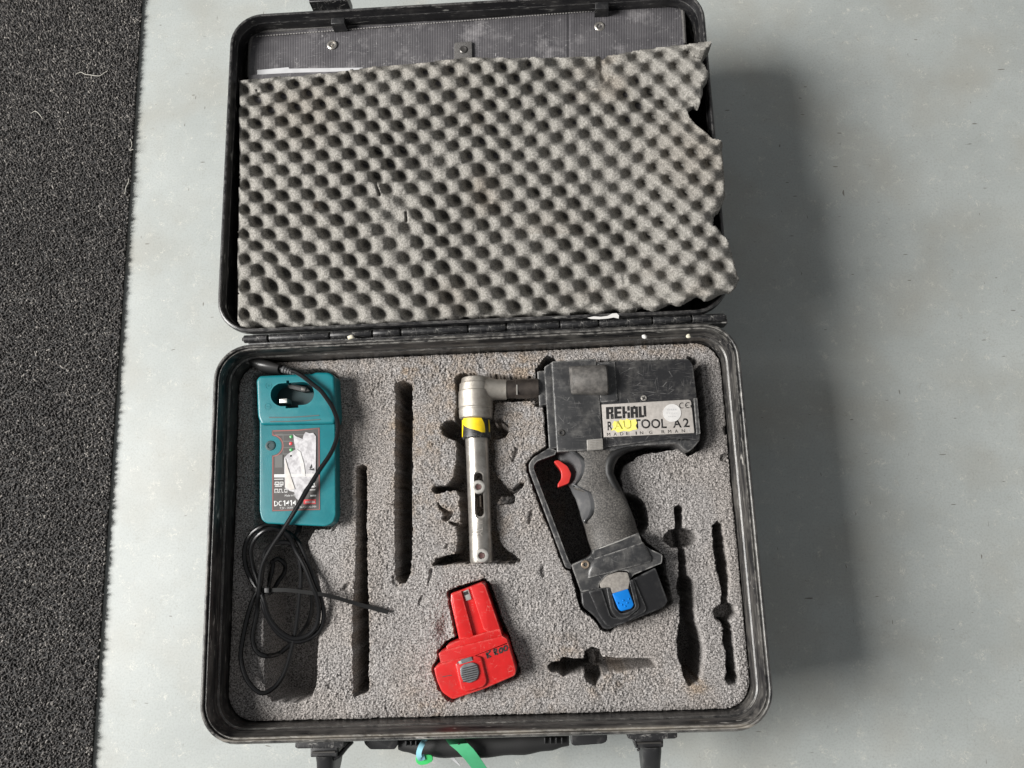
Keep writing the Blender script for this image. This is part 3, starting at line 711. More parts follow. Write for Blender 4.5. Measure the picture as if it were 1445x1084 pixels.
def egg_sheet():
    st = 25
    i = np.linspace(-0.75, 18.9, int(19.65*st)); j = np.linspace(-0.95, 9.9, int(10.85*st)); I, J = np.meshgrid(i, j)
    h, w = I.shape
    wob = 0.09
    I2 = I+wob*vnoise((h, w), 34)*0.5; J2 = J+wob*vnoise((h, w), 34)*0.5
    px = qb(I, J)@cfx; py = qb(I, J)@cfy
    c = 0.64*np.cos(2*np.pi*(I2+J2))+0.36*np.cos(2*np.pi*(I2-J2))      # +1 at pits, drawn out along one diagonal
    amp = 0.0112*(1+0.20*vnoise((h, w), 40))
    flat = np.exp(-(((px-848)/26)**2+((py-112)/34)**2))            # crushed, torn patch
    prof = -c-0.42*c*c
    z = amp*prof*(1-0.8*flat)-0.006*flat
    sdr = sdf(px, py, EGG, 14)
    z = np.where(z < 0, z*(0.45+0.55*sstep(2, 14, sdr)), z)
    sd = sdr+0.3*gnoise((h, w), 1.5)+0.4*gnoise((h, w), 5)
    lift = 0.036*sstep(880, 1010, px+0.12*(py-250))+0.006*sstep(380, 460, py)
    z0 = ZP+0.0185+lift+0.0015*vnoise((h, w), 130)
    lift2 = 0.012*np.exp(-(((px-1000)/16)**2+((py-64)/9)**2))
    z = z0+z+lift2
    z += 0.00022*gnoise((h, w), 0.7)+0.0001*gnoise((h, w), 1.8)
    # small cracks
    for (x0, y0, x1, y1, wd, dp) in ((530, 258, 536, 275, 1.6, .006), (573, 300, 574, 312, 1.5, .006), (491, 100, 494, 112, 1.6, .006), (362, 128, 368, 134, 1.5, .003), (846, 84, 852, 112, 4, .006), (752, 268, 758, 272, 1.2, .004), (880, 390, 882, 400, 3, .004), (888, 290, 896, 284, 1.5, .003)):
        dx, dy = x1-x0, y1-y0; t = np.clip(((px-x0)*dx+(py-y0)*dy)/(dx*dx+dy*dy), 0, 1)
        d = np.hypot(px-x0-t*dx, py-y0-t*dy); z -= dp*np.exp(-(d/wd)**2)
    # round over towards the cut edge, then a side wall down to the underside
    z -= 0.004*np.exp(-np.clip(sd, 0, 20)/2.0)
    stain = np.zeros((h, w))
    nz_ = 0.5+0.5*vnoise((h, w), 14)
    for x, y, r, s in ((680, 262, 20, .6), (690, 285, 22, .3), (850, 110, 32, .7), (447, 290, 5, 1.0), (905, 395, 22, .35), (820, 400, 30, .25), (675, 170, 12, .5), (985, 400, 30, .3), (640, 420, 30, .25)):
        stain += s*np.exp(-((px-x)**2+(py-y)**2)/r**2)*np.clip(nz_, 0, 1)
    stain = np.clip(stain+0.16*np.clip(vnoise((h, w), 75), 0, 1.5)*(py < 330), 0, 1)
    V = P(px, py, z)
    inside = sd > 0
    keep = inside[:-1, :-1] & inside[1:, :-1] & inside[:-1, 1:] & inside[1:, 1:]
    # boundary skirt: collect boundary edges and extrude them down
    idx = np.arange(h*w).reshape(h, w)
    q = np.stack([idx[:-1, :-1], idx[:-1, 1:], idx[1:, 1:], idx[1:, :-1]], -1)[keep]
    ed = np.concatenate([q[:, [0, 1]], q[:, [1, 2]], q[:, [2, 3]], q[:, [3, 0]]])
    key = np.sort(ed, 1); kk = key[:, 0].astype(np.int64)*(h*w)+key[:, 1]
    uq, inv, cnt = np.unique(kk, return_inverse=True, return_counts=True)
    be = ed[cnt[inv] == 1]
    Vf = V.reshape(-1, 3); zb = (z0-0.0150).ravel()
    vv = list(Vf); st_ = list(stain.ravel())
    bid = {}; rows = []
    ext = []
    for a in np.unique(be):
        ids = [a]
        for f in (0.4, 0.8, 1.0):
            ids.append(h*w+len(ext)); p = Vf[a].copy(); p[2] = p[2]*(1-f)+min(zb[a], p[2]-0.004)*f
            p[:2] += rng.normal(0, 0.0002, 2); ext.append(p)
        bid[a] = ids
    sk = []
    for a, b in be:
        A_, B_ = bid[a], bid[b]
        for k in range(3): sk.append((A_[k], A_[k+1], B_[k+1], B_[k]))
    allv = np.concatenate([Vf, np.array(ext)]); alls = np.concatenate([stain.ravel(), np.zeros(len(ext))])
    allq = np.concatenate([q, np.array(sk)])
    # underside: the same grid outline, flat
    used = np.unique(q); und = np.full(h*w, -1); und[used] = len(allv)+np.arange(len(used))
    uv = Vf[used].copy(); uv[:, 2] = np.minimum(zb[used], uv[:, 2]-0.002)
    allv = np.concatenate([allv, uv]); alls = np.concatenate([alls, np.zeros(len(uv))]); allq = np.concatenate([allq, und[q][:, ::-1]])
    usd = np.zeros(len(allv), bool); usd[allq.ravel()] = True; rem = np.cumsum(usd)-1
    allq = rem[allq]; allv = allv[usd]; alls = alls[usd]
    me = bpy.data.meshes.new('foam_sheet')
    me.vertices.add(len(allv)); me.vertices.foreach_set('co', allv.astype(np.float32).ravel())
    me.loops.add(allq.size); me.loops.foreach_set('vertex_index', allq.astype(np.int32).ravel())
    me.polygons.add(len(allq)); me.polygons.foreach_set('loop_start', (np.arange(len(allq))*4).astype(np.int32))
    me.update(calc_edges=True); me.validate()
    at = me.attributes.new('stain', 'FLOAT', 'POINT'); at.data.foreach_set('value', alls.astype(np.float32))
    o = link('foam_sheet', me, M['egg'], smooth=70)
    return tag(o, 'grey egg crate foam sheet with torn right edge lying in the open lid', 'foam sheet')
egg_sheet()

# ------------------------------------------------------------------ cut-out foam insert
TOOLPOCKET = [(757, 522), (766, 510), (772, 503), (781, 503), (786, 511), (842, 511), (968, 511), (972, 504), (985, 506), (992, 560), (996, 618), (990, 634), (972, 642), (958, 632), (905, 640), (880, 655), (873, 672), (880, 697), (893, 699), (905, 706), (913, 722), (915, 740), (907, 752), (903, 755), (912, 768), (936, 784), (938, 800), (947, 850),
              (938, 860), (862, 890), (850, 888), (838, 872), (820, 858), (806, 805), (797, 801), (745, 664), (744, 655), (751, 645), (773, 631), (768, 575), (757, 572)]
POCKETS = [  # outline, depth
    ([(560, 541), (571, 539), (580, 540), (581, 600), (580, 690), (580, 770), (578, 808), (571, 822), (564, 822), (559, 815), (559, 760), (559, 690), (560, 600)], .092),
    ([(505, 661), (511, 657), (516, 660), (516, 760), (518, 830), (519, 900), (518, 978), (500, 983), (499, 900), (500, 850), (504, 800), (505, 730)], .088),
    ([(643, 534), (655, 528), (690, 530), (765, 533), (765, 563), (697, 567), (695, 594), (704, 592), (714, 599), (716, 608), (712, 616), (704, 618), (696, 619), (696, 655), (700, 672), (716, 690), (724, 692), (724, 697), (704, 698), (697, 712), (700, 745), (704, 765), (713, 777), (724, 784), (733, 791), (725, 794),
      (690, 793), (640, 794), (626, 797), (612, 797), (616, 790), (632, 785), (643, 784), (647, 770), (646, 745), (651, 740), (650, 700), (644, 690), (630, 692), (615, 695), (610, 691), (616, 688), (632, 685), (642, 673), (645, 655), (645, 621), (634, 618), (626, 612), (624, 604), (629, 597), (638, 594), (644, 596), (645, 560)], .092),
    ([(726, 689), (734, 683), (739, 682), (737, 688), (727, 696), (718, 697)], .02), ([(697, 694), (718, 692), (726, 700), (724, 709), (697, 712)], .026),
    ([(618, 711), (624, 718), (632, 722), (638, 722), (637, 729), (630, 735), (624, 732), (629, 728), (622, 718)], .012), ([(634, 737), (646, 739), (651, 742), (642, 742)], .012),
    (TOOLPOCKET, .085),
    ([(955, 717), (958, 714), (962, 717), (962, 748), (965, 780), (968, 813), (959, 813), (958, 770), (955, 745)], .06), ([(982*1.0, 759), (978, 767), (968, 772), (958, 773), (946, 770), (939, 764), (938, 758), (944, 749), (955, 746), (970, 747), (978, 751)], .034),
    ([(961, 812), (971, 814), (977, 822), (977, 836), (979, 860), (981, 880), (987, 896), (991, 912), (991.5, 930), (988, 950), (985, 963), (972, 966), (966, 952), (960, 930), (958, 915), (958, 899), (961, 875), (961, 845), (957, 830), (958, 818)], .092),
    ([(1007, 742), (1012, 737), (1018, 741), (1021, 765), (1024, 790), (1026, 820), (1025, 845), (1026, 856), (1018, 857), (1018, 830), (1012, 800), (1008, 770)], .055),
    ([(1008, 862), (1015, 855), (1027, 852), (1036, 857), (1038, 866), (1031, 874), (1027, 878), (1019, 878), (1010, 872)], .03),
    ([(1019, 876), (1028, 877), (1030, 886), (1026, 889), (1021, 886)], .055), ([(1021, 890), (1028, 888), (1032, 894), (1033, 912), (1034, 920), (1035, 936), (1037, 945), (1033, 949), (1027, 948), (1025, 938), (1026, 920), (1023, 910)], .05),
    ([(1030, 948), (1037, 950), (1040, 958), (1037, 965), (1029, 965), (1025, 958), (1027, 951)], .055),
    ([(774, 941), (780, 936), (790, 935), (795, 929), (810, 931), (823, 931), (832, 934), (834, 946), (820, 949), (807, 951), (795, 953), (790, 948), (779, 947)], .075),
    ([(825, 932), (827, 920), (836, 914.6), (846, 918), (849, 930), (850, 944), (848, 956), (840, 966), (830, 961), (826, 954), (829, 946)], .055), ([(843, 929), (873, 931.5), (906, 932), (922, 932.5), (924, 939), (892, 943), (846, 949)], .060),
    # red battery, charger, cable
    ([(632, 836), (650, 828), (684, 818), (690, 824), (711, 884), (718, 901), (732, 944), (731, 956), (700, 970), (640, 990), (632, 989), (618, 970), (611, 948), (611, 940), (619, 930), (617, 921), (628, 908), (643, 900)], .04),
    ([(359, 528), (372, 525), (443, 522), (468, 522), (475, 530), (475.5, 590), (474, 660), (475, 735), (465, 745), (443, 745), (438, 756), (433, 764), (435, 781), (444, 796), (448, 814), (452, 838), (447, 904), (445, 964), (437, 984), (422, 991), (386, 988), (377, 980), (374, 940), (372, 800), (365, 770), (360, 740), (361, 600), (357, 570)], .07),
    # nicks
    ([(474, 742), (478, 738), (470, 748)], .0035), ([(728, 632), (731, 634), (727, 646), (724, 650), (727, 640)], .0035), ([(748, 723), (751, 722), (752, 730), (747, 738), (746, 731)], .0035), ([(590, 850), (594, 843), (596, 841), (592, 855)], .0035), ([(487, 826), (492, 824), (490, 834), (485, 832)], .0035),
    ([(763, 806), (766, 800), (769, 812), (766, 814)], .0035), ([(630, 768), (633, 767), (631, 774), (628, 774)], .0035), ([(604, 822), (608, 803), (610, 803), (608, 816)], .0035), ([(553, 813), (560, 812), (561, 826), (555, 824)], .0035), ([(936, 958), (940, 960), (938, 966)], .0035),
    ([(1022, 604), (1028, 600), (1030, 606), (1024, 612)], .006), ([(1020, 642), (1026, 640), (1024, 650), (1019, 648)], .006),
]
STAINS = [(575, 525, 14, .9), (600, 620, 30, .6), (560, 600, 16, .5), (735, 520, 26, .7), (755, 580, 26, .45), (640, 560, 20, .4), (870, 952, 18, .8), (838, 972, 14, .5), (800, 918, 22, .5), (985, 968, 14, 1.0), (610, 1000, 40, .4), (760, 1000, 40, .3), (600, 700, 40, .3), (720, 620, 40, .35), (640, 880, 20, .6), (450, 490, 60, .35), (650, 495, 80, .45), (900, 492, 80, .25), (700, 740, 36, .3), (940, 960, 60, .15)]
def insert():
    cell = 0.00074; ins = 0.0106
    w_, h_ = BW-2*ins, BH-2*ins
    u = np.arange(-w_/2-0.001, w_/2+0.001, cell); v = np.arange(-h_/2-0.001, h_/2+0.001, cell); U, Vv = np.meshgrid(u, v)
    h, w = U.shape
    X = BC[0]+BU[0]*U+BV[0]*Vv; Y = BC[1]+BU[1]*U+BV[1]*Vv
    pp = proj(np.stack([X, Y, np.full_like(X, ZF)], -1)); px, py = pp[..., 0], pp[..., 1]
    r = 0.031
    qx = np.abs(U)-(w_/2-r); qy = np.abs(Vv)-(h_/2-r)
    sdo = np.minimum(np.maximum(qx, qy), 0)+np.hypot(np.maximum(qx, 0), np.maximum(qy, 0))-r       # metres, negative inside
    n1 = gnoise((h, w), 0.62); n2 = gnoise((h, w), 1.5); n3 = gnoise((h, w), 5)
    z = ZF+0.0018*vnoise((h, w), 160)+0.0006*vnoise((h, w), 40)
    edge_ = np.full((h, w), -12.0)
    for poly, dep in POCKETS:
        xs_ = [p[0] for p in poly]
        if min(xs_) > 930: poly = [(p[0]-0.5+3.2*(p[0]-min(xs_))/(max(xs_)-min(xs_)), p[1]) for p in poly]
        k_ = 0.25 if min(xs_) > 760 and min(p[1] for p in poly) > 900 else 1.0
        sd = sdf(px, py, poly)+1.0+k_*(0.40*n2+0.30*n3)
        edge_ = np.maximum(edge_, np.where(sd < 0, sd, 0)) if dep > .01 else edge_
        wd_ = 2.2 if k_ < 1 and dep == .060 else 0.6
        s = sstep(-wd_, wd_, sd)
        z = np.minimum(z, ZF-dep*s-0.0010*np.exp(-np.clip(-sd, 0, 10)/1.2)*(sd < 0))
    z += 0.0150*np.clip(sstep(-0.0012, 0.0006, sdo+0.0003*n2), 0, 1)*-1-0.002*np.exp(np.clip(sdo, -0.03, 0)/0.002)
    z -= 0.006*np.exp(-((px-628)/11)**2-((py-888)/16)**2)
    gm = np.clip(0.9+0.28*vnoise((h, w), 55)+0.15*vnoise((h, w), 18), 0.35, 1.5)
    z += gm*(0.00040*n1+0.00016*n2)+0.00006*n3-0.0008*np.clip(vnoise((h, w), 22)-1.1, 0, 1)
    stain = np.zeros((h, w)); nn = np.clip(0.55+0.5*vnoise((h, w), 10)+0.2*n2, 0, 1.2)
    for x, y, rr, s in STAINS: stain += s*np.exp(-((px-x)**2+(py-y)**2)/rr**2)*nn
    stain = np.clip(stain+0.15*np.clip(vnoise((h, w), 70), 0, 1)+0.40*np.exp(edge_/4.5)*nn*(px > 480)*(px < 800)+0.5*np.exp(-np.clip(py-488, 0, 99)/9)*nn, 0, 1)
    V = np.stack([X, Y, z], -1)
    ok = sdo < 0.0018
    keep = ok[:-1, :-1] & ok[1:, :-1] & ok[:-1, 1:] & ok[1:, 1:]
    o = grid_mesh('foam_insert', V, keep, stain, M['foam'], smooth=180)
    return tag(o, 'grey foam insert with cut-out tool recesses filling the bottom half of the case', 'foam insert')
insert()

# ------------------------------------------------------------------ pressing tool
T = thing('pressing_tool', 'dark grey cordless pressing tool with red trigger and steel angled head in the foam', 'power tool', P3((870, 680), ZF-0.05))
ZT = ZF+0.024
gear = slab('gear_housing', rnd([(778, 510), (841, 506), (846, 554), (851, 635), (786, 638)], [3, 2, 0, 2, 2]), ZT, ZF-0.04, M['tool'], T, 0.0022)
slab('front_flange', rnd([(768, 518), (779, 511), (787, 632), (775, 634)], 2), ZT-0.006, ZF-0.04, M['tool'], T, 0.0025)
slab('front_collar', rnd([(758, 524), (769, 523), (772, 571), (761, 573)], 2), ZT-0.012, ZF-0.03, M['tool'], T, 0.003)
mc = slab('motor_cover', rnd([(840, 511), (868, 509), (972, 506), (978, 514), (984, 565), (988, 612), (987, 622), (953, 619), (852, 632)], [0, 0, 4, 5, 0, 4, 2, 0, 0]), ZT-0.002, ZF-0.04, M['toolcover'], T, 0.0022)
slab('cover_band', [(843, 512), (868, 510.5), (872, 566), (847, 568)], ZT-0.0005, ZF, M['tool'], T, 0.0008)
# lower ledge and rear lip of the housing
slab('housing_rail', rnd([(851, 617), (953, 611), (988, 609), (988, 621), (980, 631), (972, 638), (965, 635), (956, 626), (900, 629), (880, 634), (851, 638)], [0, 0, 2, 3, 3, 3, 3, 5, 0, 3, 0]), ZT-0.005, ZF-0.03, M['tool'], T, 0.002)
for k in range(5):
    x = 955+k*5.6
    slab('vent_rib', [(x, 613.5-k*.2), (x+3.2, 613.3-k*.2), (x+3.5, 621.5-k*.2), (x+.3, 621.7-k*.2)], ZT-0.0032, ZT-0.008, M['rubber'], T, 0.0004)
slab('rear_edge', rnd([(979, 562), (984, 562), (988.5, 612), (983, 614)], 1), ZT-0.0005, ZF-0.02, M['tool'], T, 0.001)
# motor bump: half cylinder lying across the housing
loft('motor_bump', [((803, 518), (806, 555), ZT-0.001, ZT+0.010), ((806, 516.5), (809, 556), ZT-0.001, ZT+0.0155), ((812, 516), (815, 556), ZT-0.001, ZT+0.0168), ((848, 514.5), (851, 557), ZT-0.001, ZT+0.0168), ((854, 514), (857, 557), ZT-0.001, ZT+0.0155), ((856.5, 515), (859, 556), ZT-0.001, ZT+0.011)],
     M['bumpgrey'], T, zb=ZT-0.004, p=0.85, n=24, smooth=45)
# nameplate
NP = [(849, 571), (975, 563.8), (980, 611), (852.3, 617)]
ZN = ZT-0.0012
npl = slab('nameplate', rnd(NP, [0.5, 5, 1.5, 0.5]), ZN+0.0012, ZN-0.002, M['plate'], T, 0.0002)
zi = ZN+0.00125
bm = bmesh.new()
RQ = [Q(NP, .040, .085), Q(NP, .495, .10), Q(NP, .490, .46), Q(NP, .035, .455)]
LET = {'R': [(0, 0, .40, 1), (.40, 0, 1, .22), (.66, .22, 1, .48), (.40, .42, .88, .60), (.60, .60, 1, 1)],
       'E': [(0, 0, .40, 1), (.40, 0, 1, .22), (.40, .4, .9, .6), (.40, .8, 1, 1)],
       'H': [(0, 0, .36, 1), (.66, 0, 1, .38), (.66, .52, 1, 1), (.36, .42, .6, .62)],
       'A': [(0, .06, .40, 1), (.40, 0, .66, .26), (.62, .06, 1, 1), (.40, .5, .62, .68)],
       'U': [(0, .06, .38, 1), (.66, .03, 1, .94), (.38, .80, .66, 1)]}
for k, ch in enumerate('REHAU'):
    rects_bm(bm, RQ, [((k+.05+a*.91)/5, b, (k+.05+c*.91)/5, d) for a, b, c, d in LET[ch]], zi)
obj('lettering', bm, M['ink'], npl, smooth=None)
text('lettering', 'R', [Q(NP, .05, .53), Q(NP, .105, .53), Q(NP, .10, .80), Q(NP, .045, .80)], zi, M['ink'], npl, 0.02)
text('lettering', 'AU', [Q(NP, .115, .53), Q(NP, .31, .53), Q(NP, .31, .78), Q(NP, .112, .78)], zi+0.0003, M['yink'], npl, 0.01)
text('lettering', 'TOOL', [Q(NP, .335, .50), Q(NP, .705, .535), Q(NP, .70, .82), Q(NP, .335, .79)], zi, M['ink'], npl, 0.02)
text('lettering', 'A', [Q(NP, .775, .55), Q(NP, .865, .55), Q(NP, .865, .82), Q(NP, .77, .82)], zi, M['ink'], npl, 0.02)
text('lettering', '2', [Q(NP, .885, .55), Q(NP, .95, .55), Q(NP, .955, .82), Q(NP, .885, .82)], zi, M['ink'], npl, 0.02)
for ch, u in zip('MADEINGRMAN', [.035, .108, .180, .248, .352, .40, .50, .638, .71, .785, .862]):
    if ch != ' ': text('lettering', ch, [Q(NP, u, .875), Q(NP, u+(.012 if ch == 'I' else .035), .875), Q(NP, u+(.012 if ch == 'I' else .035), .97), Q(NP, u, .97)], zi, M['ink'], npl, 0.0)
text('lettering', 'Y', [Q(NP, .925, .865), Q(NP, .96, .865), Q(NP, .96, .96), Q(NP, .925, .96)], zi, M['greyink'], npl)
def arc_bm(bm, c, r, a0, a1, wd, z):
    n = 12; pts = []
    for k in range(n+1):
        a = math.radians(a0+(a1-a0)*k/n); pts.append((math.cos(a), math.sin(a)))
    for k in range(n):
        cs = [P3((c[0]+p[0]*q, c[1]-p[1]*q), z+0.00012) for p, q in ((pts[k], r), (pts[k+1], r), (pts[k+1], r-wd), (pts[k], r-wd))]
        bm.faces.new([bm.verts.new(v) for v in cs])
bm = bmesh.new(); arc_bm(bm, (962.5, 572.3), 4.2, 60, 300, 1.1, zi); arc_bm(bm, (971, 571.8), 4.2, 60, 300, 1.1, zi)
cs = [P3(p, zi+0.00014) for p in ((967.5, 571.4), (970.5, 571.3), (970.5, 572.4), (967.5, 572.5))]; bm.faces.new([bm.verts.new(v) for v in cs])
cs = [P3(p, zi+0.00014) for p in ((974.3, 571.5), (976.4, 571.4), (976.6, 575.2), (974.5, 575.3))]; bm.faces.new([bm.verts.new(v) for v in cs])
obj('lettering', bm, M['ink'], npl, smooth=None)
stc = (948.3, 582.8)
sk = slab('round_sticker', [(stc[0]+12.8*math.cos(a), stc[1]+12.6*math.sin(a)) for a in np.linspace(0, 2*math.pi, 40)[:-1]], zi+0.0005, zi, M['whitesticker'], npl, label='round white sticker')
for a, b, y, bd in ((941.5, 955, 577, 2.2), (940, 957, 582.5, 1.1), (943, 955, 587.5, 1.2)):
    bm = bmesh.new(); n = 5
    for k in range(n):
        u0 = a+(b-a)*k/n; rects_bm(bm, [(u0, y), (u0+(b-a)/n*.66, y-.1), (u0+(b-a)/n*.66, y+bd-.1), (u0, y+bd)], [(0, 0, 1, 1)], zi+0.0005, 0.00005)
    obj('faded_print', bm, M['greyink'], npl, smooth=None)
# flaking yellow paint over the plate
yp = [(864, 599), (867, 594), (872, 596), (875, 592), (882, 593), (884, 590.5), (889, 593), (897, 591.5), (899, 597), (897, 601), (899.5, 606), (893, 607), (888, 609), (880, 608), (872, 610.5), (867, 607), (862, 608), (866, 603)]
slab('paint_patch', yp, zi+0.0003, zi, M['ypaint'], npl, smooth=None, label='flaking yellow paint')
def screw(x, y, r, z, material, parent, hexs=False):
    c = P3((x, y), z); R_ = r*PXM
    o = lathe('screw', (c[0], c[1], z-0.001), (c[0], c[1], z+0.0014), [(0, R_), (0.7, R_), (1.0, R_*0.82)] + ([(0.95, R_*0.5), (0.3, R_*0.48)] if hexs else []), material, parent, seg=20)
    if not hexs:
        bm = bmesh.new()
        for a in (0.5, 0.5+math.pi/2):
            dx, dy = math.cos(a)*r*0.62, math.sin(a)*r*0.62
            add_sweep(bm, [P3((x-dx, y-dy), z+0.00135), P3((x+dx, y+dy), z+0.00135)], 0, flat=(r*PXM*0.15, 0.0003))
        obj('screw_slot', bm, M['ink'], o, smooth=None)
    return o
screw(908.5, 562, 4.2, ZT-0.002, M['screw'], T)
screw(792.5, 611, 4.6, ZT, M['darkscrew'], T, True)
kn = slab('slide_button', rnd([(828, 620.5), (850.5, 618.5), (851.5, 634), (829, 636)], 1), ZT+0.0035, ZT-0.004, M['knurl'], T, 0.0006)
for k in range(6):
    y = 622.2+k*2.3
    slab('button_ridge', [(829, y), (850.5, y-1.9), (850.6, y-.9), (829, y+1)], ZT+0.0042, ZT+0.003, M['metalbtn'], kn, 0.0002)
# grip
gs = [((788, 636), (886, 636), ZF-0.004, ZT-0.004), ((806, 641), (880, 640), ZT-.013, ZT-0.003), ((815, 648), (873, 646), ZT-.010, ZT-0.003), ((819, 658), (868, 656), ZT-.010, ZT-0.002), ((817, 671), (865, 667), ZT-.010, ZT-0.002), ((808, 683), (870, 680), ZT-.013, ZT-0.002),
      ((811, 690), (873, 686), ZT-.013, ZT-0.002), ((826, 695), (877, 692), ZT-.011, ZT-0.002), ((831, 706), (882, 702), ZT-.010, ZT-0.002), ((832, 716), (886, 710), ZT-.010, ZT-0.002), ((828, 729), (891, 721), ZT-.011, ZT-0.003), ((824, 737), (893, 727), ZT-0.012, ZT-0.003), ((826, 745), (896, 733), ZF-.002, ZT-0.003), ((830, 762), (899, 744), ZF-0.004, ZT-0.004), ((836, 779), (903, 754), ZF-0.004, ZT-0.004)]
loft('grip', gs, M['grip'], T, n=22, p=0.75, zb=ZF-0.04, smooth=60)
bs = [((853, 635), (921, 629), ZF-0.006, ZT-0.005), ((851, 641), (886, 638), ZF-0.002, ZT-0.0020), ((848, 649), (873, 647), ZF, ZT-0.0012), ((847, 660), (867, 658), ZF, ZT-0.0012), ((848, 670), (866.5, 669), ZF, ZT-0.0015), ((853, 682), (872, 680), ZF, ZT-0.0025), ((862, 698), (880, 695), ZF-.002, ZT-0.005), ((873, 714), (887, 710), ZF-0.006, ZT-0.010)]
loft('rubber_backstrap', bs, M['rubber'], T, n=14, p=0.7, zb=ZF-0.03, smooth=60)
sweep('seam_line', [tuple(P3(q, z_)) for q, z_ in (((838, 776), ZT-.006), ((846, 774), ZT-.0022), ((860, 769), ZT-.0016), ((876, 763), ZT-.0016), ((890, 757), ZT-.0025), ((899, 753), ZT-.007))], 0.0005, M['seam'], T, seg=6)
# finger scallops: smooth dished pads on the front of the grip
def scoop(rows):
    # concave pad: low at the front edge, rising steeply to the grip
    verts, faces = [], []; n = 10
    for (la, lb), (ra, rb) in rows:
        zl, zr = ZF-0.002, ZT-0.0035
        for k in range(n+1):
            t = k/n; zz_ = zl+(zr-zl)*(0.45*t+0.55*t**3); verts.append(P3((la+(ra-la)*t, lb+(rb-lb)*t), zz_))
        xe = min(8, 0.4*(ra-la)+0.5); verts.append(P3((ra+xe, rb), zr-0.001)); verts.append(P3((ra+xe+1, rb), zr-0.02))
    w = n+3
    for i in range(len(rows)-1):
        for k in range(w-1):
            a_2 = i*w+k; faces.append((a_2, a_2+1, a_2+w+1, a_2+w))
    o = pymesh('finger_pad', verts, faces, M['smooth'], T, smooth=70)
    md = o.modifiers.new('thick', 'SOLIDIFY'); md.thickness = 0.003; md.offset = -1
scoop([((785, 635), (800, 635)), ((786, 640), (808, 640)), ((788, 648), (817, 647)), ((797, 656), (821, 657)), ((804, 665), (820, 667)), ((804, 676), (815, 677)), ((801, 684), (808, 685))])
scoop([((801, 684), (808, 684)), ((805, 690), (818, 689)), ((808, 697), (829, 695)), ((812, 704), (833, 706)), ((815, 713), (834, 716)), ((818, 722), (831, 726)), ((819, 727), (829, 730)), ((820.5, 732), (826, 734)), ((821.5, 736), (823.5, 737.5))])
# trigger guard
slab('trigger_guard', rnd([(786, 636), (775, 632), (752, 646), (746, 655), (747, 665), (798, 801), (806, 803), (806, 797), (803, 792), (753.5, 662), (753.5, 657), (758, 651), (783, 642)], [0, 3, 5, 4, 3, 3, 1, 1, 2, 3, 3, 3, 0]), ZT-0.008, ZF-0.02, M['tool'], T, 0.0016)
slab('trigger', rnd([(781, 651), (788, 649), (801, 658), (806.5, 669), (803, 682), (793, 686), (787, 688), (787, 683), (792, 676), (792.5, 667), (789, 660)], 3), ZT-0.011, ZF-0.014, M['redtrig'], T, 0.003, 4)
# foot and battery
foot = slab('grip_foot', rnd([(837, 776), (901, 752), (907, 767), (918, 775), (935, 783), (934, 795), (924, 799), (895, 811), (889, 818), (886, 806), (874, 805), (857, 811), (846, 823), (845, 830), (820, 836), (806, 797), (830, 787), (836, 782)], [1, 1, 3, 3, 3, 2, 2, 1, 1, 2, 3, 4, 3, 1, 2, 3, 3, 2]), ZT-0.002, ZF-0.04, M['tool'], T, 0.003, 4)
loft('foot_shoulder', [((836, 789), (908, 765), ZT-0.004, ZT+0.0005), ((833, 797), (914, 775), ZT-0.004, ZT+0.003), ((829, 808), (920, 786), ZT-0.004, ZT+0.003), ((829, 816), (921, 792), ZT-0.004, ZT+0.0005)], M['tool'], T, zb=ZT-0.006, p=0.4, n=20, smooth=60)
screw(826, 796.7, 5.6, ZT-0.002, M['brass'], T, True)
bt = slab('battery', rnd([(820, 836), (845, 830), (891, 818), (925, 801), (943, 849), (936, 858), (858, 889), (851, 887), (840, 871), (822, 856)], [2, 0, 0, 3, 6, 6, 6, 4, 5, 5]), ZT-0.002, ZF-0.04, M['battery'], T, 0.004, 4)
slab('battery_face', rnd([(831, 835), (849, 831), (862, 872), (880, 872), (902, 862), (889, 818), (895, 818), (914, 862), (880, 880), (857, 885), (846, 870)], [2, 2, 7, 4, 7, 1, 1, 8, 6, 5, 4]), ZT, ZT-0.006, M['battery'], bt, 0.002)
slab('latch_frame', rnd([(856, 830), (861, 829), (868, 858), (876, 866), (884, 865), (897, 858), (888, 820), (893, 818), (903, 858), (886, 872), (870, 873), (862, 862)], [1, 1, 4, 3, 3, 5, 1, 1, 6, 5, 4, 4]), ZT+0.002, ZT-0.004, M['battery'], bt, 0.0012)
slab('release_plate', rnd([(846, 824), (857, 812), (873, 807), (886, 808), (889, 818), (887, 831), (864, 838), (860, 829), (848, 830)], [3, 4, 5, 2, 2, 1, 1, 1, 2]), ZT+0.0015, ZT-0.006, M['metalbtn'], bt, 0.001)
lb = slab('latch_button', rnd([(864, 838), (886.5, 831), (895, 854), (891, 859), (877, 863), (873, 860)], [2, 2, 4, 2, 3, 3]), ZT+0.0032, ZT-0.005, M['blue'], bt, 0.0012, label='bright blue latch button')
for x, y in ((872, 851), (879.6, 847.3), (887.3, 845.2), (877.6, 853.5), (885.2, 850.7), (882.4, 855.6)):
    c = P3((x, y), ZT+0.0030)
    lathe('button_dot', c, (c[0], c[1], c[2]+0.0011), [(0, 0.00115), (0.5, 0.001), (0.9, 0.0005)], M['blue'], bt, seg=10)
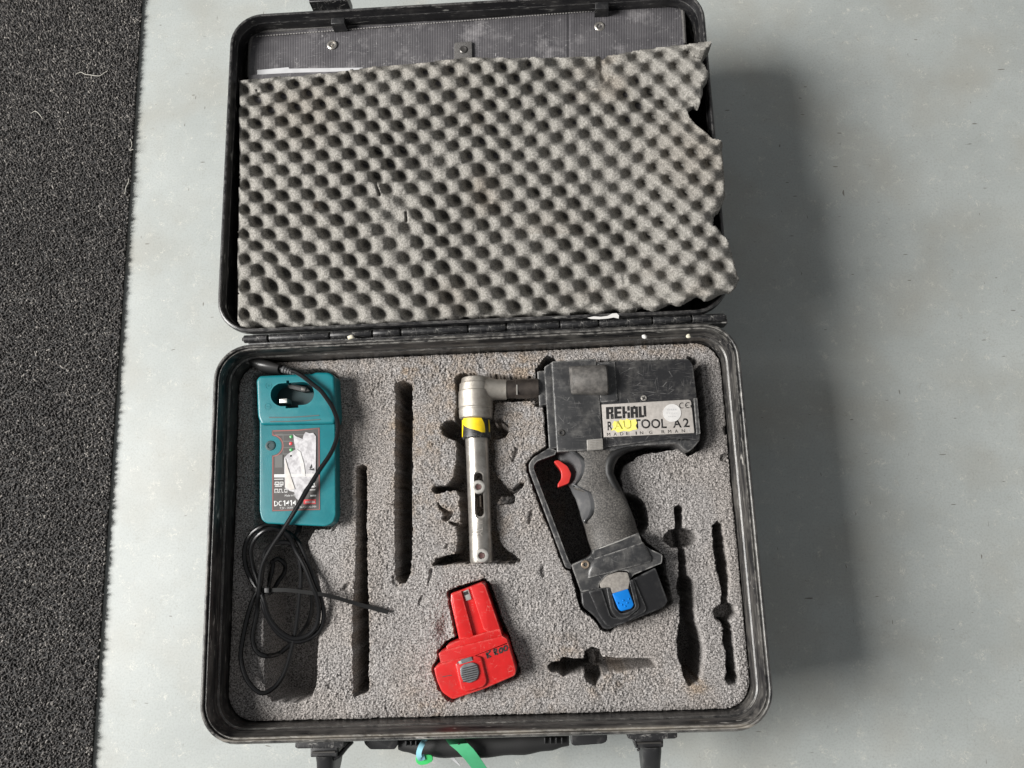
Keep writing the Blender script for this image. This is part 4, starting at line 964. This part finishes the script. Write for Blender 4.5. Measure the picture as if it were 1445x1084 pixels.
# angled steel head
ZH = ZF+0.006
def yx(x, y, z=ZH): return P3((x, y), z)
px2m = lambda p: p*(HC-ZH)/F
hb = lathe('angle_head', yx(671, 533), yx(671.5, 592), [(0, px2m(17)), (0.03, px2m(20)), (0.14, px2m(21)), (0.16, px2m(23)), (0.33, px2m(23.5)), (0.35, px2m(24.5)), (0.72, px2m(24.5)), (0.74, px2m(23.6)), (0.77, px2m(23.6)), (0.78, px2m(24.4)), (0.97, px2m(23.5)), (1, px2m(21))], M['cast'], T, seg=40)
lathe('head_neck', yx(680, 550), yx(715.5, 550), [(0, px2m(19)), (0.3, px2m(18)), (0.55, px2m(15)), (0.98, px2m(14.5)), (1, px2m(13.5))], M['cast'], T, seg=32)
lathe('drive_shaft', yx(714, 549.5), yx(760, 548), [(0, px2m(13.5)), (0.3, px2m(13.5)), (0.31, px2m(14.3)), (0.95, px2m(14.3)), (1, px2m(14.3))], M['shaft'], T, seg=32)
slab('shaft_mark', [(728.5, 543), (730, 543), (730.2, 557), (728.7, 557)], ZH+px2m(14.3)+0.0002, ZH+px2m(12), M['screw'], T, smooth=None)
sl = lathe('colour_sleeve', yx(672, 590.5), yx(673, 619.5), [(0, px2m(20.3)), (0.03, px2m(20.8)), (0.95, px2m(20.6)), (1, px2m(19))], M['sleeve'], T, seg=36)
def cyl_patch(name, rows, cx, R_, material, parent):
    verts, faces = [], []; n = 8
    for y, xa, xb in rows:
        for k in range(n+1):
            x = xa+(xb-xa)*k/n; a = (x-cx)/R_; a = max(-.97, min(.97, a))
            zz = px2m(R_)*math.sqrt(1-a*a); c = yx(x, y)
            verts.append((c[0], c[1], ZH+zz+0.00025))
    for i in range(len(rows)-1):
        for k in range(n):
            a = i*(n+1)+k; faces.append((a, a+1, a+n+2, a+n+1))
    return pymesh(name, verts, faces, material, parent, smooth=60)
cyl_patch('paint_patch', [(592.5, 655, 681), (595, 654.5, 682.5), (598, 654.2, 684), (600, 654, 684.8), (603, 657, 685.3), (605, 660, 685.6), (607, 664, 685.8), (609, 671, 686), (611, 678, 686), (612.5, 681, 685.5)], 672.5, 20.9, M['yellow'], sl)
cyl_patch('paint_patch', [(594, 652.8, 654.2), (604, 652.8, 655), (612, 652.8, 654.4), (618, 652.9, 654.1)], 672.5, 20.9, M['yellow'], sl)
cyl_patch('paint_patch', [(594, 690, 691.2), (604, 690.5, 692), (611, 690.8, 691.8)], 672.5, 20.9, M['yellow'], sl)
tb = lathe('expander_tube', yx(672.8, 618), yx(679.3, 794), [(0, px2m(16.4)), (0.2, px2m(16)), (0.76, px2m(15.6)), (0.765, px2m(15.2)), (0.78, px2m(15.2)), (0.79, px2m(15.8)), (0.985, px2m(15.6)), (1, px2m(14.5))], M['steel'], T, seg=48)
def stadium(c0, c1, r, n=10):
    c0 = np.array(c0, float); c1 = np.array(c1, float); d = (c1-c0)/np.linalg.norm(c1-c0); nn = np.array([-d[1], d[0]]); out = []
    for c, s in ((c1, 1), (c0, -1)):
        for k in range(n+1):
            a = math.pi*k/n; out.append(tuple(c+r*(nn*math.cos(a)*s+d*math.sin(a)*s)))
    return out
cut(tb, [slab_bm(stadium((675.2, 672.5), (677.2, 725), 7.2), ZH+0.03, ZH+px2m(16)-0.0022, tz=ZH+px2m(15)), slab_bm(stadium((675.3, 672.5), (677.1, 723.5), 5.6), ZH+0.03, ZH-0.03, tz=ZH+px2m(15))])
lathe('inner_rod', yx(676, 700, ZH-0.004), yx(676.6, 716, ZH-0.004), [(0, px2m(5.3)), (1, px2m(5.3))], M['shaft'], T, seg=16)
for x, y, R_ in ((675.4, 687.4, 9.6), (680, 784, 9.8)):
    z = ZH+px2m(15.6)-0.0016; c = P3((x, y), z)
    lathe('bolt_washer', (c[0], c[1], z-0.004), (c[0], c[1], z+0.0032), [(0, R_*PXM), (0.85, R_*PXM), (0.95, R_*PXM*0.94), (1, R_*PXM*0.84), (0.98, R_*PXM*0.5), (0.75, R_*PXM*0.46)], M['washer'], T, seg=32)
    lathe('bolt_socket', (c[0], c[1], z), (c[0], c[1], z+0.0026), [(0, R_*PXM*0.45), (1, R_*PXM*0.42), (0.8, R_*PXM*0.2)], M['socket'], T, seg=6)
text('stamped_mark', 'XL II', [(674, 757), (674, 735), (681, 735), (681, 757)], ZH+px2m(15.6)-0.00012, M['metalbtn'], T)

# ------------------------------------------------------------------ red battery pack
R = thing('battery_pack', 'red battery pack with grey latch button lying loose in the foam below the tool head', 'battery', P3((670, 910), ZF-0.03))
ZB = ZF+0.020
r3 = lambda *a: [(580+x/5.42, 800+y/5.42) for x, y in a]
st = slab('stem', rnd(r3((303, 205), (385, 178), (545, 115), (568, 135), (692, 500), (400, 570), (366, 552), (302, 265)), [2, 1, 3, 3, 0, 0, 0, 3]), ZB-0.011, ZF-0.03, M['red'], R, 0.003)
slab('stem_rib', rnd(r3((452, 155), (540, 120), (566, 140), (684, 482), (590, 500), (556, 480)), [1, 3, 3, 0, 1, 0]), ZB-0.0045, ZB-0.014, M['red'], R, 0.0035)
slab('stem_rib', rnd(r3((312, 212), (384, 186), (480, 540), (372, 556)), [2, 1, 0, 0]), ZB-0.0070, ZB-0.014, M['red'], R, 0.0022)
slab('contact_clip', rnd(r3((396, 188), (440, 170), (464, 248), (420, 262)), 1), ZB-0.0098, ZB-0.013, M['contact'], R, 0.0004)
slab('contact_notch', rnd(r3((402, 196), (432, 184), (440, 208), (410, 220)), 0.5), ZB-0.0095, ZB-0.011, M['ink'], R, smooth=None)
slab('upper_collar', rnd(r3((268, 605), (380, 558), (575, 500), (682, 474), (702, 548), (470, 640), (280, 660)), [2, 1, 1, 2, 1, 0, 1]), ZB-0.0025, ZF-0.03, M['red'], R, 0.0018)
slab('lower_collar', rnd(r3((210, 662), (270, 632), (700, 530), (736, 552), (742, 590), (480, 690), (228, 738)), [2, 2, 1, 2, 1, 0, 1]), ZB+0.001, ZF-0.03, M['red'], R, 0.0016)
bb = slab('pack_body', rnd(r3((174, 775), (225, 740), (480, 670), (742, 566), (806, 790), (798, 832), (560, 935), (322, 1016), (292, 1000), (236, 960), (196, 870)), [3, 2, 2, 3, 4, 6, 4, 4, 3, 5, 6]), ZB+0.001, ZF-0.03, M['red'], R, 0.005, 5)
slab('latch_housing', rnd(r3((335, 740), (490, 680), (540, 690), (585, 880), (560, 920), (430, 960), (380, 945)), [3, 2, 4, 5, 5, 5, 4]), ZB+0.0040, ZB-0.004, M['red'], R, 0.0025, 4)
slab('latch_recess', rnd(r3((345, 735), (470, 690), (505, 735), (525, 820), (500, 880), (420, 900), (385, 860)), 3), ZB+0.0038, ZB+0.001, M['panel'], R, 0.0004)
slab('latch_clip', rnd(r3((378, 712), (462, 688), (470, 712), (388, 740)), 0.6), ZB+0.0052, ZB+0.002, M['greyknob'], R, 0.0004)
slab('clip_tab', rnd(r3((362, 722), (470, 706), (472, 718), (372, 748)), 0.6), ZB+0.0044, ZB+0.002, M['contact'], R, 0.0004)
lt = slab('latch_button', rnd(r3((372, 775), (400, 748), (470, 730), (508, 748), (524, 810), (505, 865), (450, 892), (400, 880), (378, 835)), 3), ZB+0.0062, ZB+0.002, M['greyknob'], R, 0.0014, 4)
for k in range(7):
    y = 765+k*17; sx = 10*abs(k-3)/3
    slab('button_ridge', r3((384+sx, y+12), (505-sx, y-14), (506-sx, y-8), (385+sx, y+18)), ZB+0.0070, ZB+0.005, M['black'], lt, 0.0003)
slab('side_seam', r3((240, 838), (312, 826), (313, 831), (241, 843)), ZB+0.00125, ZB, M['panel'], R, smooth=None)
zk = ZB+0.0012
def ink(pts, w=0.9):
    add_sweep(bmK, [P3(p, zk) for p in pts], 0, flat=(w*PXM, 0.0002))
bmK = bmesh.new()
for s in (((575, 655), (588, 700)), ((606, 640), (582, 672), (612, 688)), ((600, 692), (602, 694)), ((632, 632), (645, 675)), ((632, 632), (652, 630), (652, 648), (638, 654), (664, 670)),
          ((682, 622), (674, 640), (680, 660), (694, 654), (698, 634), (690, 618), (682, 622)), ((716, 606), (708, 622), (714, 644), (730, 638), (738, 618), (728, 602), (716, 606))):
    ink(r3(*s), 1.05)
obj('marker_lettering', bmK, M['ink'], R, smooth=None)

# ------------------------------------------------------------------ charger
C = thing('battery_charger', 'teal battery charger with torn label and coiled black cord in the left of the foam', 'charger', P3((417, 630), ZF-0.045))
ZC = ZF+0.019
body = slab('charger_body', rnd([(366, 592), (460, 590), (473, 594), (474, 728), (470, 738), (460, 743), (376, 739), (369, 734), (366, 722)], [3, 0, 3, 6, 4, 8, 8, 5, 6]), ZC-0.001, ZF-0.045, M['teal'], C, 0.0135, 8)
head = slab('charger_head', rnd([(361, 536), (366, 530), (440, 527), (446, 525), (464, 525), (472, 530), (475, 588), (472, 598), (368, 600), (363, 588)], [4, 5, 1, 1, 5, 6, 6, 4, 4, 6]), ZC+0.004, ZF-0.045, M['teal'], C, 0.0135, 8)
slot = stadium((398, 557.2), (427, 555.2), 16.3, 14)
cut(head, [slab_bm(slot, ZC+0.03, ZC-0.020, tz=ZC+.004), slab_bm([(404, 537), (408, 537), (408, 545), (404, 545)], ZC+0.03, ZC-0.014, tz=ZC+.004), slab_bm([(403, 566), (421, 565), (421, 575.5), (403, 576.5)], ZC+0.03, ZC-0.014, tz=ZC+.004)])
slab('slot_floor', stadium((402, 558.2), (428, 556.2), 17, 14), ZC-0.0175, ZC-0.03, M['tealdark'], C, smooth=None)
slab('slot_block', rnd([(404, 540), (432, 546), (438, 552), (428, 553), (408, 548)], 2), ZC-0.008, ZC-0.02, M['rubber'], C, 0.001)
slab('contact', rnd([(394, 563), (405, 562), (405.4, 568.6), (394.2, 569.2)], 1), ZC-0.001, ZC-0.02, M['contact'], C, 0.0006)
slab('contact', rnd([(425, 546), (432, 547), (431, 552), (424.5, 551)], 1), ZC-0.007, ZC-0.02, M['darkscrew'], C, 0.0006)
for (x, y, s) in ((379, 544.3, '+'), (377.8, 573.7, '-')):
    bm = bmesh.new(); ring = [P3((x+4.3*math.cos(a), y+4.3*math.sin(a)), ZC+0.0041) for a in np.linspace(0, 2*math.pi, 24)[:-1]]
    add_sweep(bm, ring, 0.00025, seg=6, closed=True)
    add_sweep(bm, [P3((x-2, y), ZC+0.0041), P3((x+2, y), ZC+0.0041)], 0.00028, seg=6)
    if s == '+': add_sweep(bm, [P3((x, y-2), ZC+0.0041), P3((x, y+2), ZC+0.0041)], 0.00028, seg=6)
    obj('polarity_mark', bm, M['teal'], C)
for a, b in (((380, 589.2), (450.5, 586.2)), ((381.5, 595), (452, 592))):
    pm = ((a[0]+b[0])/2, (a[1]+b[1])/2+1.0)
    sweep('moulded_line', catmull([P3(a, ZC+0.0040), P3(pm, ZC+0.0040), P3(b, ZC+0.0040)], 6), 0.0006, M['panelgrey'], C, seg=6)
# label panel
zl = ZC-0.0008
panel = [(383.5, 607), (420, 605.8), (451, 603.2), (451.8, 720), (383.7, 722), (383.6, 643)]
arc = [(383.5+13.5*math.cos(a)*1.0, 629-13.5*math.sin(a)) for a in np.linspace(-math.pi/2*.98, math.pi/2*.98, 15)]
pan = panel[:5]+[(383.6, 643)]+arc+[(383.5, 614.5)]
lp = slab('label_panel', pan, zl, zl-0.001, M['panel'], C, smooth=None)
def inner(poly, d):
    c = np.array([418, 664.]); out = []
    for p in poly: out.append(p)
    return out
bm = bmesh.new()
outl = [(385.2, 608.3), (420, 607.3), (450.2, 604.8), (450.8, 718.7), (385.2, 720.6), (385.2, 644.3)]+[(384.5+15.0*math.cos(a), 629-15.0*math.sin(a)) for a in np.linspace(-math.pi/2*.93, math.pi/2*.93, 15)]+[(385.2, 613.5)]
add_sweep(bm, [P3(p, zl+0.0001) for p in outl], 0, closed=True, flat=(0.00045, 0.00012)); obj('label_border', bm, M['panelred'], lp, smooth=None)
bm = bmesh.new()
def R2(x0, y0, x1, y1, dz=0.0001): rects_bm(bm, [(x0, y0), (x1, y0-.3), (x1, y1-.3), (x0, y1)], [(0, 0, 1, 1)], zl, dz)
R2(388, 642, 400, 660); R2(399, 613, 442, 660); R2(388.5, 612.5, 399, 615)
obj('label_field', bm, M['panelgrey'], lp, smooth=None)
bm = bmesh.new()
for y in (614.5, 623.5, 632.5, 641.5): R2(400, y, 440, y+7.6, 0.0002)
obj('label_row', bm, M['panel'], lp, smooth=None)
bm = bmesh.new(); R2(387, 669.5, 446, 673.8, 0.0002); R2(438, 698.6, 446, 700.8, 0.0002)
for k, (x0, x1, y) in enumerate(((387, 400, 676), (387, 399, 683), (388, 398, 686), (387, 400, 694.5), (436, 445, 676), (434, 446, 686), (437, 445, 691))):
    R2(x0, y, x1, y+1.0, 0.0002)
for (x, y, w, h) in ((388, 680, 6, 5), (395, 680, 5, 5), (387.5, 690, 5, 5), (394, 690, 4, 5), (401.5, 690, 4, 5), (438, 682, 6, 6)):
    rects_bm(bm, [(x, y), (x+w, y), (x+w, y+h), (x, y+h)], [(0, 0, 1, .18), (0, .82, 1, 1), (0, .18, .15, .82), (.85, .18, 1, .82)], zl, 0.0002)
obj('label_print', bm, M['white'], lp, smooth=None)
text('lettering', 'DC', [(387, 707), (398.6, 706.5), (398.8, 714), (387.2, 714.6)], zl, M['white'], lp, 0.02, 0.0002)
bm = bmesh.new()
for x in (401.2, 410.6):
    y = 706.4-(x-400)*.045
    rects_bm(bm, [(x, y), (x+1.5, y), (x+1.6, y+7.5), (x+.1, y+7.5)], [(0, 0, 1, 1)], zl, 0.0002); rects_bm(bm, [(x-1.3, y+1), (x+.1, y), (x+.1, y+1.6), (x-1.2, y+2.3)], [(0, 0, 1, 1)], zl, 0.0002)
obj('lettering', bm, M['white'], lp, smooth=None)
for x in (403.8, 413.2):
    y = 706.2-(x-400)*.045
    text('lettering', '4', [(x, y), (x+5.2, y-.2), (x+5.3, y+7.3), (x+.1, y+7.5)], zl, M['white'], lp, 0.02, 0.0002)
text('lettering', 'makita', [(431, 706.4), (444.6, 705.7), (444.8, 709.6), (431.2, 710.4)], zl+0.0002, M['white'], lp, 0.02, 0.0002)
text('lettering', 'Made in E', [(402, 698), (416, 697.4), (416.1, 700.3), (402.1, 701)], zl, M['white'], lp, 0, 0.0002)
text('lettering', '7.2V - 14.4V  DC  Ni-Cd / Ni-MH', [(395, 715.8), (446, 713.4), (446, 716.2), (395, 718.8)], zl, M['white'], lp, 0.0, 0.0002)
bm = bmesh.new(); R2(428.5, 705, 445.6, 711.6, 0.00018); obj('logo_field', bm, M['logored'], lp, smooth=None)
for (x, y, k) in ((411, 616.5, 'ledg'), (410.5, 626, 'ledr'), (411, 634.8, 'ledg'), (411, 643.5, 'ledr')):
    c = P3((x, y), zl)
    lathe('indicator_light', c, (c[0], c[1], zl+0.0009), [(0, 2.5*PXM), (0.5, 2.4*PXM), (1, 1.4*PXM)], M[k], lp, seg=14)
c = P3((382, 629), ZC-0.0016)
lathe('round_plug', c, (c[0], c[1], ZC-0.0002), [(0, 7*PXM), (0.9, 7*PXM), (1, 6.4*PXM), (0.95, 4*PXM), (0.5, 3.6*PXM)], M['tealdark'], C, seg=24)
torn = [(414, 612.5), (418, 616), (427, 619.5), (429, 613), (431.5, 609.6), (437, 611.5), (442, 611), (446, 616), (445.8, 640), (445.5, 669), (441, 676), (436, 682), (429, 691), (425, 699), (421, 706), (417.5, 703), (415, 694.5), (409, 693), (402, 688.6), (401.3, 668), (401, 646), (406, 641), (411, 637.5), (417, 634.5), (415, 624)]
ts = slab('torn_sticker', torn, zl+0.0009, zl+0.0002, M['torn'], C, 0.0001, 1, smooth=None, label='half torn white paper sticker')
slab('sticker_fold', [(402.5, 647), (406, 660), (411, 675), (416, 690), (409, 691.5), (402.5, 687.5)], zl+0.0016, zl+0.0008, M['tornfold'], ts, smooth=None)
slab('sticker_fold', [(419, 634), (424, 638), (429, 655), (431, 672), (426, 672), (424, 655)], zl+0.0014, zl+0.0008, M['whitesticker'], ts, smooth=None)
bm = bmesh.new()
R2(402, 669, 445, 673.2, 0.0011); obj('sticker_bar', bm, M['whitesticker'], ts, smooth=None)
bm = bmesh.new()
for (q) in ([(427, 663.5), (430, 661.5), (430.5, 663), (427.5, 665)], [(427.3, 667), (429, 667), (429, 668.5), (427.3, 668.5)], [(435, 663), (443, 661), (444, 664), (441, 664)], [(440, 655), (441, 660), (438, 662), (437, 661)], [(439, 681), (445, 676), (445, 678), (440, 683)]):
    rects_bm(bm, q, [(0, 0, 1, 1)], zl, 0.0012)
obj('sticker_print', bm, M['ink'], ts, smooth=None)
# cord: plug end over the charger and down into the coil
zt_ = ZC+0.007
cord1 = [(412, 524, zt_), (419.5, 526.5, zt_+.002), (431, 534, zt_+.003), (441, 542, zt_+.003), (452, 551, zt_+.003), (460, 561, zt_+.002), (468, 573, zt_), (474, 587, zt_-.003), (477, 602, zt_-.005), (474.5, 621, zt_-.003), (466, 641, zt_-.001), (450.5, 664, zt_), (435, 689, zt_), (421, 713, zt_), (399.6, 747.5, zt_-.004), (382, 774, zt_-.006),
         (369.5, 800, zt_-.008), (365.5, 833, zt_-.009), (363, 863, ZF+.004), (357, 893, ZF+.004), (358, 910, ZF+.004), (364, 921, ZF+.004), (376, 926, ZF+.002), (394, 922, ZF-.012), (410, 909, ZF-.016), (430, 888, ZF-.02), (440, 862, ZF-.022), (440, 835, ZF-.02)]
sweep('power_cord', [tuple(P3((a, b), z)) for a, b, z in catmull(cord1, 7)], 0.0026, M['cord'], C, seg=10)
loops = [
    [(404, 751), (390, 742), (372, 742), (354, 754), (345, 776), (347, 800), (353, 815), (363, 832), (370, 848), (375, 866), (391, 892), (413, 905), (435, 902), (452, 888), (457, 866), (452, 842), (446, 822), (438, 804), (424, 770), (410, 754)],
    [(408, 757), (396, 748), (378, 747), (362, 758), (354, 776), (357, 800), (362, 815), (367, 832), (373, 850), (380, 872), (394, 890), (413, 901), (432, 898), (446, 884), (450, 862), (447, 842), (440, 825), (430, 800), (416, 775)],
    [(398, 765), (384, 768), (374, 780), (371, 800), (367, 828), (359, 842), (350, 867), (342, 905), (340, 930), (349, 960), (368, 978), (386, 971), (400, 952), (410, 922), (418, 885), (422, 850), (425, 812), (421, 785), (411, 768)],
    [(377, 835), (385, 800), (384, 793), (393, 789), (402, 797), (401, 808), (393, 820), (385, 833)],
]
zs = [ZF+0.004, ZF+0.008, ZF+0.004, ZF-0.02]
for lp_, z in zip(loops, zs):
    cc = catmull([(a, b, z+0.004*math.sin(k*0.9)+(0.004 if a < 380 else 0)) for k, (a, b) in enumerate(lp_)], 6, closed=True)
    sweep('cord_loop', [tuple(P3((a, b), zz)) for a, b, zz in cc], 0.0026, M['cord'], C, seg=10, closed=True)
# cord stub into the charger
sweep('cord_stub', [tuple(P3((a, b), z)) for a, b, z in catmull([(424, 735, ZF-.02), (420, 752, ZF-.015), (412, 762, ZF-.012), (404, 755, ZF-.004)], 6)], 0.0032, M['cord'], C, seg=10)
zpl = ZF+0.010
pg = loft('power_plug', [((351, 506), (350, 512), zpl-.001, zpl+.004), ((358, 505), (356, 517), zpl-.003, zpl+.007), ((372, 507), (368, 524), zpl-.005, zpl+.010), ((386, 511), (380, 526), zpl-.005, zpl+.012), ((398, 515), (394, 527), zpl-.004, zpl+.010)], M['plug'], C, zb=zpl-.008, p=0.6, smooth=60)
for k in range(5):
    x, y = 399+k*3.6, 521+k*1.25
    lathe('strain_relief', P3((x, y), zpl+.005), P3((x+2.6, y+.9), zpl+.005), [(0, (5.2-k*.45)*PXM), (1, (5.2-k*.45)*PXM)], M['smooth'], pg, seg=14)
lathe('strain_core', P3((396, 520), zpl+.005), P3((417, 526), zpl+.005), [(0, 3.4*PXM), (1, 2.6*PXM)], M['black'], pg, seg=12)
for dy in (0, 5):
    lathe('plug_pin', P3((352, 507.5+dy), zpl+.002), P3((334, 502+dy*1.2), zpl+.001), [(0, 1.9*PXM), (0.45, 1.9*PXM), (0.46, 1.6*PXM), (0.95, 1.5*PXM), (1, .8*PXM)], M['pin'], pg, seg=10)

# cable tie
Tt = thing('cable_tie', 'black cable tie round the charger cord with its tail lying over the foam', 'cable tie', P3((375, 835), ZF))
sweep('tie_strap', [tuple(P3((a, b), z)) for a, b, z in catmull([(374, 833.5, ZF+.014), (400, 832.5, ZF+.014), (430, 835.5, ZF+.013), (452, 838.5, ZF+.012), (476, 844, ZF+.009), (501, 851.5, ZF+.006), (525, 858, ZF+.004), (548, 864.5, ZF+.003)], 6)], 0, M['tie'], Tt, flat=(0.0021, 0.0006))
sweep('tie_loop', [tuple(P3((a, b), z)) for a, b, z in catmull([(376, 833, ZF+.012), (369, 832.5, ZF+.015), (360, 832, ZF+.013), (356, 833, ZF+.004), (360, 836, ZF-.006), (372, 836, ZF-.006), (377, 834, ZF+.004)], 6)], 0, M['tie'], Tt, flat=(0.0021, 0.0006))
slab('tie_head', rnd([(373, 829.5), (379.5, 829.5), (379.5, 837), (373, 837)], 1), ZF+.0175, ZF+.011, M['black'], Tt, 0.0006)

# ------------------------------------------------------------------ tags on the handle
g = thing('strap_tag', 'green plastic strap hanging from the front handle of the case', 'strap', P3((650, 1060), ZR-0.05))
zz = ZR-0.040
verts = []
pl = [((628, 1043), (654, 1042), zz-.012), ((634, 1051), (660, 1049), zz), ((645, 1060), (668, 1057), zz+.001), ((656, 1072), (677, 1069), zz-.006), ((670, 1090), (689, 1087), zz-.02), ((684, 1112), (702, 1110), zz-.04)]
vv = []; ff = []
for i, (a, b, z) in enumerate(pl):
    A_ = P3(a, z); B_ = P3(b, z); vv += [A_, B_, (A_[0], A_[1], z-.0008), (B_[0], B_[1], z-.0008)]
for i in range(len(pl)-1):
    o = i*4; ff += [(o, o+1, o+5, o+4), (o+2, o+6, o+7, o+3), (o, o+4, o+6, o+2), (o+1, o+3, o+7, o+5)]
ff += [(0, 2, 3, 1), (len(vv)-4, len(vv)-3, len(vv)-1, len(vv)-2)]
pymesh('strap_band', vv, ff, M['green'], g, smooth=60)
slab('strap_hole', [(647+1.1*math.cos(a), 1050+1.1*math.sin(a)) for a in np.linspace(0, 6.28, 10)[:-1]], zz+.0009, zz-.0005, M['ink'], g, smooth=None)
t2 = thing('looped_tie', 'pale blue tie with round green tag looped over the case handle', 'tie', P3((595, 1065), ZR-0.05))
sweep('tie_band', [tuple(P3((a, b), z)) for a, b, z in catmull([(600, 1044, zz-.014), (597, 1048, zz-.002), (593, 1056, zz+.002), (591, 1064, zz), (593, 1070, zz-.002), (599, 1068, zz-.004)], 6)], 0, M['cyan'], t2, flat=(0.0028, 0.0006))
slab('green_disc', rnd([(586, 1068), (592, 1066), (603, 1065), (610, 1066), (611, 1074), (602, 1079), (592, 1080), (587, 1076)], 3), zz-.005, zz-.007, M['greentag'], t2, 0.0004)
pt = slab('paper_tag', [(630, 1066), (638, 1066.5), (650, 1080.5), (648, 1080.5)], zz-.022, zz-.023, M['paper'], None, smooth=None)
tag(pt, 'tiny white pointed scrap poking out under the handle beside the green strap', 'paper')

# ------------------------------------------------------------------ debris and lint
def crumb(x, y, r, z, m_, label, sx=1.0):
    bm = bmesh.new(); bmesh.ops.create_icosphere(bm, subdivisions=2, radius=1)
    c = P3((x, y), z)
    for v in bm.verts:
        v.co *= 1+random.uniform(-.25, .25); v.co = Vector((v.co.x*r*PXM*sx+c[0], v.co.y*r*PXM+c[1], v.co.z*r*PXM*0.7+z))
    return tag(obj('crumb', bm, m_, smooth=60), label, 'crumb', 'crumbs on the case edges')
crumb(495, 476, 3.6, ZR-0.002, M['crumb'], 'beige crumb on the hinge above the charger', 1.4)
crumb(909.5, 475, 2.8, ZR-0.006, M['crumbw'], 'white crumb on the inner edge above the tool motor cover', 1.3)
crumb(971.5, 474.5, 3.0, ZR-0.006, M['crumb'], 'beige crumb on the inner edge near the top right corner of the insert')
bm = slab_bm([(829, 448.5), (838, 446.5), (848, 447.2), (857, 446), (864, 442.5), (870, 442), (873.5, 445), (873, 449.5), (866, 448), (858, 449.5), (845, 450.5), (834, 450)], ZR+.0012, ZR+.0002)
tag(obj('paper_shred', bm, M['crumbw']), 'ragged white paper shred stuck on the lid edge above the tool', 'shred')
for pts, lab in (([(107, 105), (114, 102), (120, 105), (128, 106), (134, 107), (141, 107), (147, 103), (152, 100)], 'wavy pale thread lying on the upper part of the mat'),
                 ([(44, 160), (50, 157), (56, 162), (60, 168)], 'short curled pale thread on the left of the mat'),
                 ([(184, 196), (186, 205), (183, 212), (188, 211)], 'pale thread curling off the mat edge'),
                 ([(176, 274), (178, 264), (181, 258), (182, 252)], 'fine pale fibre standing off the mat edge beside the lid')):
    bm = bmesh.new(); add_sweep(bm, [tuple(P3(p, 0.0095)) for p in catmull(pts, 5)], 0.00038, seg=5)
    tag(obj('lint_thread', bm, M['lint']), lab, 'thread', 'threads on the mat')
